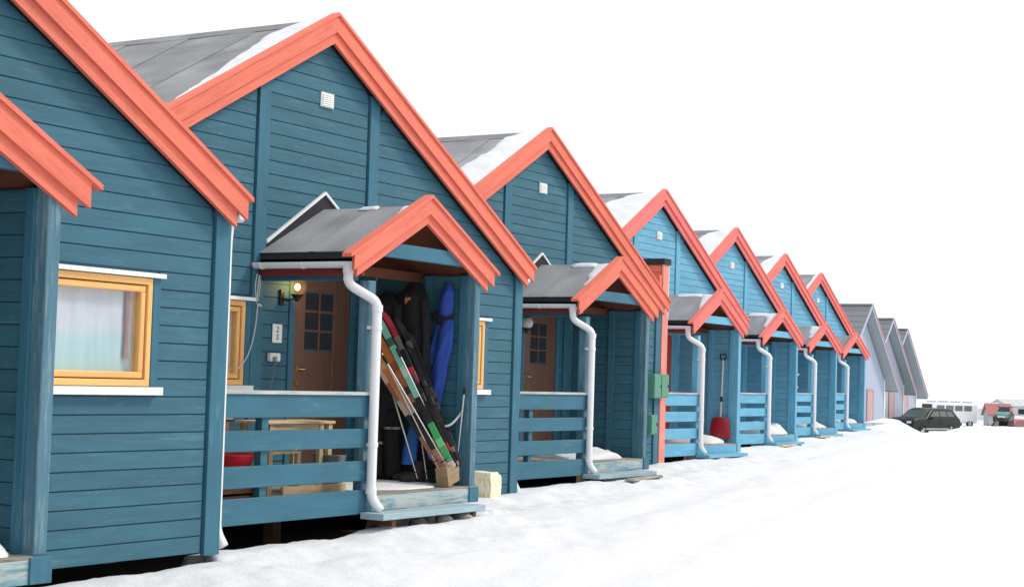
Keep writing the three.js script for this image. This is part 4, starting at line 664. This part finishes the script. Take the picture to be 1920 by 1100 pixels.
function looseBoard(k, u, w, len, turn, label, m, y) { const a = at(k, u, 0, w), o = mesh('loose_plank', plank(-len / 2, len / 2, 0, 0.03, -0.07, 0.07, X), m, scene); o.position.set(a.x, (y ?? snowHeight(a.x, a.z)) + 0.01, a.z); o.rotation.y = turn; tag(o, label, 'plank', 'loose planks in the snow'); }
looseBoard(2, 0.2, 1.72, 1.3, 0.15, 'weathered plank in the snow below the empty porch', M.deck); looseBoard(4, -0.6, 1.75, 1.1, 0.1, 'weathered tan plank below the porch beyond the red shovel', M.rawpine); looseBoard(5, -0.7, 1.7, 1.4, 0.05, 'weathered tan plank below the second porch beyond the red shovel', M.rawpine); looseBoard(3, -2.0, 1.25, 0.5, 0.6, 'short tan plank under the railing by the fire wall', M.rawpine);

// ---------- pale grey houses at the end of the row ----------
function greyHouse(x, z, ya, label, base) {
  const o = V(x, 0, z), h = group('grey_house', scene, o.x, 0, o.z); tag(h, label, 'house', 'pale grey houses at the end of the row');
  const t = 0.93, e = 4.34, tr = std({ color: new THREE.Color().setRGB(0.56, 0.24, 0.25), roughness: 0.7 }), gw = M.greywall, pw = 3.6, wy = ya - 0.30;
  const D = 7, ri = (u) => wy - t * Math.abs(u);
  const wl = mesh('front_wall', prism([[-pw, base], [pw, base], [pw, ri(pw)], [0, ri(0)], [-pw, ri(pw)]], -D, 0, X), gw, h);
  for (let i = 0; i < 30; i++) { const y0 = base + 0.04 + i * 0.165, y1 = y0 + 0.160; if (y1 > ri(0) - 0.1) break; const b0 = Math.min(pw - 0.02, (wy - y0) / t - 0.03), b1 = Math.min(pw - 0.02, (wy - y1) / t - 0.03); mesh('siding_board', prism([[-b0, y0], [b0, y0], [b1, y1], [-b1, y1]], 0.001, 0.008, X, [1, 1, 1], i * 0.7, i * 0.3), gw, wl); }
  const rf = mesh('roof', mergeGeometries([1, -1].map((s) => prism([[0, ya], [s * e, ya - t * e], [s * e, ya - 0.16 - t * e], [0, ya - 0.16]], -D - 0.3, 0.50, X))), plain([0.33, 0.37, 0.39], 0.8), h);
  for (const s of [1, -1]) {
    for (let i = 0; i < 14; i++) { const a = i * e / 14, b = (i + 1) * e / 14 + 0.02; mesh('tile_course', prism([[s * a, ya - t * a + 0.012], [s * b, ya - t * b + 0.045], [s * b, ya - t * b + 0.004], [s * a, ya - t * a + 0.003]], -D - 0.3, 0.50, X), M.tile, rf); }
    mesh('barge_board', prism([[0, ya + 0.03], [s * e, ya + 0.03 - t * e], [s * e, ya - 0.19 - t * e], [0, ya - 0.19]], 0.501, 0.535, X), gw, rf);
    mesh('edge_trim', prism([[0, ya + 0.06], [s * (e + 0.03), ya + 0.06 - t * (e + 0.03)], [s * (e + 0.03), ya - 0.03 - t * (e + 0.03)], [0, ya - 0.03]], 0.5355, 0.565, X), s > 0 ? tr : gw, rf);
    mesh('eave_board', box(s > 0 ? e - 0.001 : -e - 0.03, s > 0 ? e + 0.03 : -e + 0.001, ya - 0.2 - t * e, ya - 0.09 - t * e, -D - 0.3, 0.5, Z), M.tile, rf);
  }
  mesh('ridge_cap', box(-0.12, 0.12, ya - 0.03, ya + 0.05, -D - 0.3, 0.50, Z), M.tile, rf);
  const d = group('door', h); mesh('leaf', plank(0.95, 1.75, base + 0.1, 1.72, 0.019, 0.05, Y), wood(woodTex(163, rgb(182, 158, 160), rgb(168, 142, 146), 0.1, 0.06)), d); for (const [a, b, c, f] of [[0.87, 0.945, base + 0.1, 1.80], [1.755, 1.83, base + 0.1, 1.80], [0.946, 1.754, 1.725, 1.80]]) mesh('casing', box(a, b, c, f, 0.019, 0.06), tr, d);
  const w = group('window', h); mesh('pane', box(-0.55, 0.15, 0.85, 1.62, 0.019, 0.03), M.darkglass, w); for (const [a, b, c, f] of [[-0.63, -0.551, 0.78, 1.70], [0.151, 0.23, 0.78, 1.70], [-0.55, 0.15, 1.621, 1.70], [-0.55, 0.15, 0.78, 0.849]]) mesh('frame', box(a, b, c, f, 0.019, 0.06), M.whitematte, w);
  for (const s of [1, -1]) mesh('corner_board', box(s > 0 ? pw - 0.12 : -pw, s > 0 ? pw : -pw + 0.12, base, ri(pw), 0.0185, 0.04, Y), M.whitematte, h);
}
greyHouse(71.79, -18.28, 5.93, 'pale grey steep roofed house next to the light blue row', -0.6);
greyHouse(83.28, -20.94, 5.75, 'pale grey steep roofed house between two like it', -0.9);
greyHouse(92.26, -22.98, 5.51, 'pale grey steep roofed house standing last, nearest the parked black car', -1.1);

// ---------- vehicles and buildings beyond the snow bank ----------
const view = { F: V(0, 0, -1).applyQuaternion(camera.quaternion), R: V(1, 0, 0).applyQuaternion(camera.quaternion), U: V(0, 1, 0).applyQuaternion(camera.quaternion) };
function car(name, label, pos, turn, paint, dims) {
  const g = group(name, scene, pos.x, pos.y, pos.z, turn); tag(g, label, 'car', 'cars parked beyond the snow bank');
  const [L, H, W] = dims, bm = new THREE.MeshPhysicalMaterial({ color: new THREE.Color().setRGB(...paint), roughness: 0.55, clearcoat: 0.25, clearcoatRoughness: 0.2, specularIntensity: 0.5 });
  const P = [[-0.5, 0.30], [-0.503, 0.42], [-0.497, 0.52], [-0.47, 0.57], [-0.40, 0.60], [-0.22, 0.635], [-0.09, 0.92], [-0.05, 0.965], [0.05, 0.995], [0.2, 1.0], [0.34, 0.975], [0.385, 0.94], [0.46, 0.68], [0.49, 0.62], [0.503, 0.55], [0.5, 0.28], [0.42, 0.22], [-0.42, 0.22]];
  const s = new THREE.Shape(); P.forEach(([x, y], i) => (i ? s.lineTo(x * L, y * H) : s.moveTo(x * L, y * H)));
  const eg = new THREE.ExtrudeGeometry(s, { depth: W - 0.2, bevelEnabled: true, bevelSize: 0.07, bevelThickness: 0.1, bevelSegments: 5 }); eg.translate(0, 0, -(W - 0.2) / 2);
  const ps = eg.attributes.position; for (let i = 0; i < ps.count; i++) { const y = ps.getY(i), k2 = clamp((y / H - 0.62) / 0.4); ps.setZ(i, ps.getZ(i) * (1 - 0.2 * k2)); } mesh('body', toCreasedNormals(eg, 0.7), bm, g);
  const zz = W / 2 * 0.93;
  for (const sd of [1, -1]) for (const Q of [[[-0.17, 0.66], [-0.05, 0.92], [0.06, 0.94], [0.06, 0.66]], [[0.08, 0.66], [0.08, 0.94], [0.21, 0.94], [0.23, 0.66]], [[0.25, 0.67], [0.23, 0.93], [0.34, 0.92], [0.41, 0.68]]]) { const gg = prism(Q.map(([x, y]) => [x * L, y * H]), -0.012, 0.012, X); gg.rotateX(sd * -0.22); const p2 = gg.attributes.position; gg.computeBoundingBox(); const cz = (gg.boundingBox.min.z + gg.boundingBox.max.z) / 2; gg.translate(0, 0.02, sd * (zz - 0.02) - cz); mesh('side_window', gg, M.carglass, g); }
  { const a = V(-0.215 * L, 0.64 * H, 0), b = V(-0.085 * L, 0.93 * H, 0), w0 = W * 0.42, w1 = W * 0.36, off = V(-0.075, 0.055, 0); mesh('windscreen', solid([[a.clone().add(V(0, 0, -w0)).add(off), a.clone().add(V(0, 0, w0)).add(off), b.clone().add(V(0, 0, w1)).add(off), b.clone().add(V(0, 0, -w1)).add(off)]]), M.carglass, g); }
  { const a = V(0.455 * L, 0.68 * H, 0), b = V(0.375 * L, 0.94 * H, 0), w0 = W * 0.40, w1 = W * 0.35, off = V(0.09, 0.03, 0); mesh('rear_window', solid([[a.clone().add(V(0, 0, w0)).add(off), a.clone().add(V(0, 0, -w0)).add(off), b.clone().add(V(0, 0, -w1)).add(off), b.clone().add(V(0, 0, w1)).add(off)]]), M.carglass, g); }
  for (const x of [-0.31, 0.31]) for (const z of [-1, 1]) { const wh = group('wheel', g, x * L, 0.34, z * (W / 2 - 0.06)); mesh('tyre', new THREE.TorusGeometry(0.25, 0.09, 10, 24).scale(1, 1, 1.2), M.black, wh); mesh('rim', cyl(0.19, 0.19, 0.12, 0, 0, 0, 18, 'z'), M.galv, wh); }
  for (const z of [-1, 1]) { mesh('headlight', rbox(0.06, 0.12, 0.3, 0.02, -0.5 * L - 0.06, 0.5 * H, z * W * 0.34), M.white, g); mesh('tail_light', rbox(0.05, 0.22, 0.14, 0.02, 0.5 * L + 0.055, 0.58 * H, z * W * 0.38), plain([0.4, 0.02, 0.02], 0.3), g); }
  mesh('bumper', rbox(0.08, 0.14, W * 0.92, 0.03, -0.5 * L - 0.07, 0.30 * H, 0), plain([0.06, 0.06, 0.065], 0.6), g); mesh('bumper', rbox(0.08, 0.14, W * 0.92, 0.03, 0.5 * L + 0.07, 0.32 * H, 0), plain([0.06, 0.06, 0.065], 0.6), g);
  mesh('door_line', mergeGeometries([-1, 1].flatMap((sd) => [box(-0.19 * L, -0.19 * L + 0.012, 0.26 * H, 0.64 * H, sd * W / 2 - 0.004, sd * W / 2 + 0.004), box(0.065 * L, 0.065 * L + 0.012, 0.26 * H, 0.64 * H, sd * W / 2 - 0.004, sd * W / 2 + 0.004)])), M.black, g);
  for (const sd of [-1, 1]) mesh('sill_trim', rbox(L * 0.62, 0.09, 0.04, 0.015, 0, 0.25 * H, sd * (W / 2 + 0.012)), plain([0.4, 0.4, 0.4], 0.6), g);
  for (const sd of [-1, 1]) mesh('mirror', rbox(0.1, 0.13, 0.16, 0.03, -0.15 * L, 0.66 * H, sd * (W / 2 + 0.09)), bm, g);
}
car('parked_car', 'black estate car parked behind the snow bank beside the grey houses', V(85.35, -0.68, -19.25), -0.30, [0.006, 0.010, 0.010], [4.5, 1.46, 1.8]);
car('parked_car', 'red car parked beyond the snowmobile', V(101.0, -1.40, -18.5), -0.35, [0.48, 0.03, 0.06], [4.3, 1.5, 1.8]);
{ // snowmobile
  const p = V(67.3, 0, -10.1); p.y = snowHeight(p.x, p.z) + 0.0; const g = group('snowmobile', scene, p.x, p.y, p.z, 0.1); tag(g, 'dark snowmobile with teal cowling standing on the snow', 'snowmobile');
  const teal = plain([0.06, 0.26, 0.24], 0.4);
  const r = []; for (const [x, y, a, b] of [[-1.15, 0.42, 0.14, 0.08], [-0.95, 0.5, 0.30, 0.16], [-0.55, 0.58, 0.36, 0.24], [-0.15, 0.62, 0.30, 0.22], [0.05, 0.62, 0.22, 0.18]]) { const q = []; for (let j = 0; j < 16; j++) { const t = j / 16 * 6.283; q.push(V(x, y + Math.sin(t) * b, Math.cos(t) * a)); } r.push(q); } mesh('cowling', loft(r), M.blackmetal, g); { const q2 = []; for (let i = 0; i <= 6; i++) { const t = i / 6, ring = []; for (let j = 0; j < 12; j++) { const a = j / 12 * 6.283; ring.push(V(lerp(-1.0, -0.15, t), lerp(0.60, 0.80, Math.sqrt(t)) + Math.sin(a) * 0.05, Math.cos(a) * lerp(0.2, 0.30, Math.sin(t * 3.1)))); } q2.push(ring); } mesh('hood_panel', loft(q2), teal, g); }
  mesh('seat', rbox(1.05, 0.22, 0.36, 0.08, 0.55, 0.68, 0), M.black, g); mesh('tunnel', rbox(1.5, 0.2, 0.44, 0.04, 0.5, 0.48, 0), M.blackmetal, g);
  const tr = new THREE.Shape(); tr.absarc(-0.3, 0.2, 0.19, Math.PI / 2, 3 * Math.PI / 2); tr.absarc(1.15, 0.2, 0.19, -Math.PI / 2, Math.PI / 2); const tg = new THREE.ExtrudeGeometry(tr, { depth: 0.38, bevelEnabled: false }); tg.translate(0, 0, -0.19); mesh('track', tg, M.black, g);
  const ws = []; for (let i = 0; i <= 6; i++) { const t = i / 6, q = []; for (let j = 0; j <= 8; j++) { const s = j / 8 * 2 - 1; q.push(V(-0.55 + 0.28 * t + 0.12 * s * s, 0.78 + 0.20 * t, s * (0.28 - 0.06 * t))); } for (let j = 8; j >= 0; j--) q.push(q[j].clone().add(V(0.008, 0, 0))); ws.push(q); } mesh('windshield', loft(ws), M.darkglass, g);
  mesh('handlebar', sweep([V(-0.1, 1.0, -0.36), V(-0.18, 0.98, -0.12), V(-0.18, 0.98, 0.12), V(-0.1, 1.0, 0.36)], 0.018, 8), M.blackmetal, g);
  for (const s of [-1, 1]) { mesh('runner', strip([sweep([V(-1.62, 0.22, s * 0.48), V(-1.5, 0.09, s * 0.48), V(-1.35, 0.03, s * 0.48), V(-0.5, 0.03, s * 0.48)], 0.035, 8), sweep([V(-0.95, 0.04, s * 0.48), V(-0.75, 0.42, s * 0.26)], 0.025, 8)]), M.blackmetal, g); }
  mesh('rear_rack', sweep([V(1.0, 0.62, -0.2), V(1.32, 0.66, -0.2), V(1.32, 0.66, 0.2), V(1.0, 0.62, 0.2)], 0.016, 8), M.blackmetal, g); mesh('headlight', rbox(0.05, 0.08, 0.3, 0.02, -1.06, 0.56, 0), M.white, g);
}
{ // white minibus
  const g = group('minibus', scene, 145.9, -1.5, -35.3, -0.75), wp = plain([0.8, 0.82, 0.84], 0.35); tag(g, 'white minibus with dark window band parked behind the black car', 'minibus');
  mesh('body', rbox(4.8, 1.85, 2.1, 0.22, 0, 1.32, 0), wp, g); for (const s of [-1, 1]) for (let i = 0; i < 4; i++) mesh('side_window', rbox(0.8, 0.5, 0.02, 0.008, -1.6 + i * 0.95, 1.75, s * 1.052), plain([0.16, 0.17, 0.18], 0.3), g);
  mesh('windscreen', rbox(0.02, 0.75, 1.8, 0.008, -2.405, 1.7, 0), M.darkglass, g); mesh('rear_window', rbox(0.02, 0.6, 1.6, 0.008, 2.405, 1.75, 0), M.darkglass, g); mesh('roof_rack', mergeGeometries([box(-2.1, 2.0, 2.36, 2.40, -0.8, -0.76), box(-2.1, 2.0, 2.36, 2.40, 0.76, 0.8), ...[0, 1, 2, 3].map((i) => box(-2.0 + i * 1.25, -1.96 + i * 1.25, 2.24, 2.359, -0.8, 0.8))]), M.galv, g);
  for (const x of [-1.5, 1.5]) for (const z of [-0.95, 0.95]) { const wh = group('wheel', g, x, 0.36, z); mesh('tyre', new THREE.TorusGeometry(0.26, 0.1, 10, 22), M.black, wh); mesh('rim', cyl(0.19, 0.19, 0.13, 0, 0, 0, 16, 'z'), M.galv, wh); }
}
function shed(name, label, cat, x, z, base, turn, L, W, H, rise, wallM, roofM, doors) {
  const g = group(name, scene, x, base, z, turn); tag(g, label, cat);
  mesh('wall', prism([[-W / 2, 0], [W / 2, 0], [W / 2, H], [0, H + rise], [-W / 2, H]], -L / 2, L / 2, X), wallM, g);
  const t = rise / (W / 2), e = W / 2 + 0.2; for (const s of [1, -1]) { const rr = mesh('roof', prism([[0, H + rise + 0.12], [s * e, H + rise + 0.12 - t * e], [s * e, H + rise - 0.02 - t * e], [0, H + rise - 0.02]], -L / 2 - 0.2, L / 2 + 0.2, X), roofM, g); for (let i = 0; i < 8; i++) { const z0 = -L / 2 - 0.2 + i * (L + 0.4) / 8; mesh('seam', prism([[0, H + rise + 0.15], [s * e, H + rise + 0.15 - t * e], [s * e, H + rise + 0.121 - t * e], [0, H + rise + 0.121]], z0, z0 + 0.05, X), roofM, rr); } }
  for (const [a, b, y0, y1, face] of doors) { const gg = box(a, b, y0, y1, 0, 0.05); if (face === 'side') gg.rotateY(-Math.PI / 2).translate(-W / 2, 0, 0); else gg.translate(0, 0, L / 2); mesh('window', gg, M.darkglass, g); }
}
shed('boat_shed', 'grey shed with faded red sloping roof behind the snowmobile', 'shed', 146.3, -31.0, -1.3, 0.5, 2.0, 2.3, 1.15, 0.85, plain([0.42, 0.46, 0.48], 0.85), plain([0.42, 0.16, 0.16], 0.7), [[-0.6, 0.6, 0.1, 1.0, 'front'], [-0.7, -0.2, 0.5, 0.95, 'side'], [0.2, 0.7, 0.5, 0.95, 'side']]);
shed('storage_hall', 'long pale hall with snowy roof behind the minibus', 'building', 185, -44.2, -1.6, 0.6, 6, 5, 1.5, 0.6, plain([0.66, 0.69, 0.72], 0.85), M.snow, [[-0.5, 0.5, 0.2, 1.2, 'front'], [-2, -1.4, 0.6, 1.1, 'side'], [1.2, 1.8, 0.6, 1.1, 'side']]);
shed('distant_house', 'pale distant house with snowy roof at the edge of the plain', 'building', 230, -48.5, -1.6, 0.7, 9, 6, 1.6, 0.8, plain([0.5, 0.54, 0.58], 0.85), plain([0.5, 0.54, 0.58], 0.8), [[-1.5, -0.6, 0.5, 1.2, 'front'], [0.6, 1.5, 0.5, 1.2, 'front'], [-3, -2, 0.5, 1.2, 'side'], [1, 2, 0.5, 1.2, 'side']]);
{ const g = group('pallet_stack', scene, 96.5, -0.95, -19.4, 0.9); tag(g, 'low stack of brown pallets between the shed and the black car', 'pallets'); for (let i = 0; i < 3; i++) { for (let j = 0; j < 5; j++) mesh('slat', box(-0.6, 0.6, i * 0.15 + 0.1, i * 0.15 + 0.12, -0.5 + j * 0.22, -0.38 + j * 0.22, X), M.brownwood, g); for (const x of [-0.55, 0, 0.45]) mesh('bearer', box(x, x + 0.1, i * 0.15 + 0.005, i * 0.15 + 0.099, -0.5, 0.5, Z), M.brownwood, g); } }

renderer.render(scene, camera);
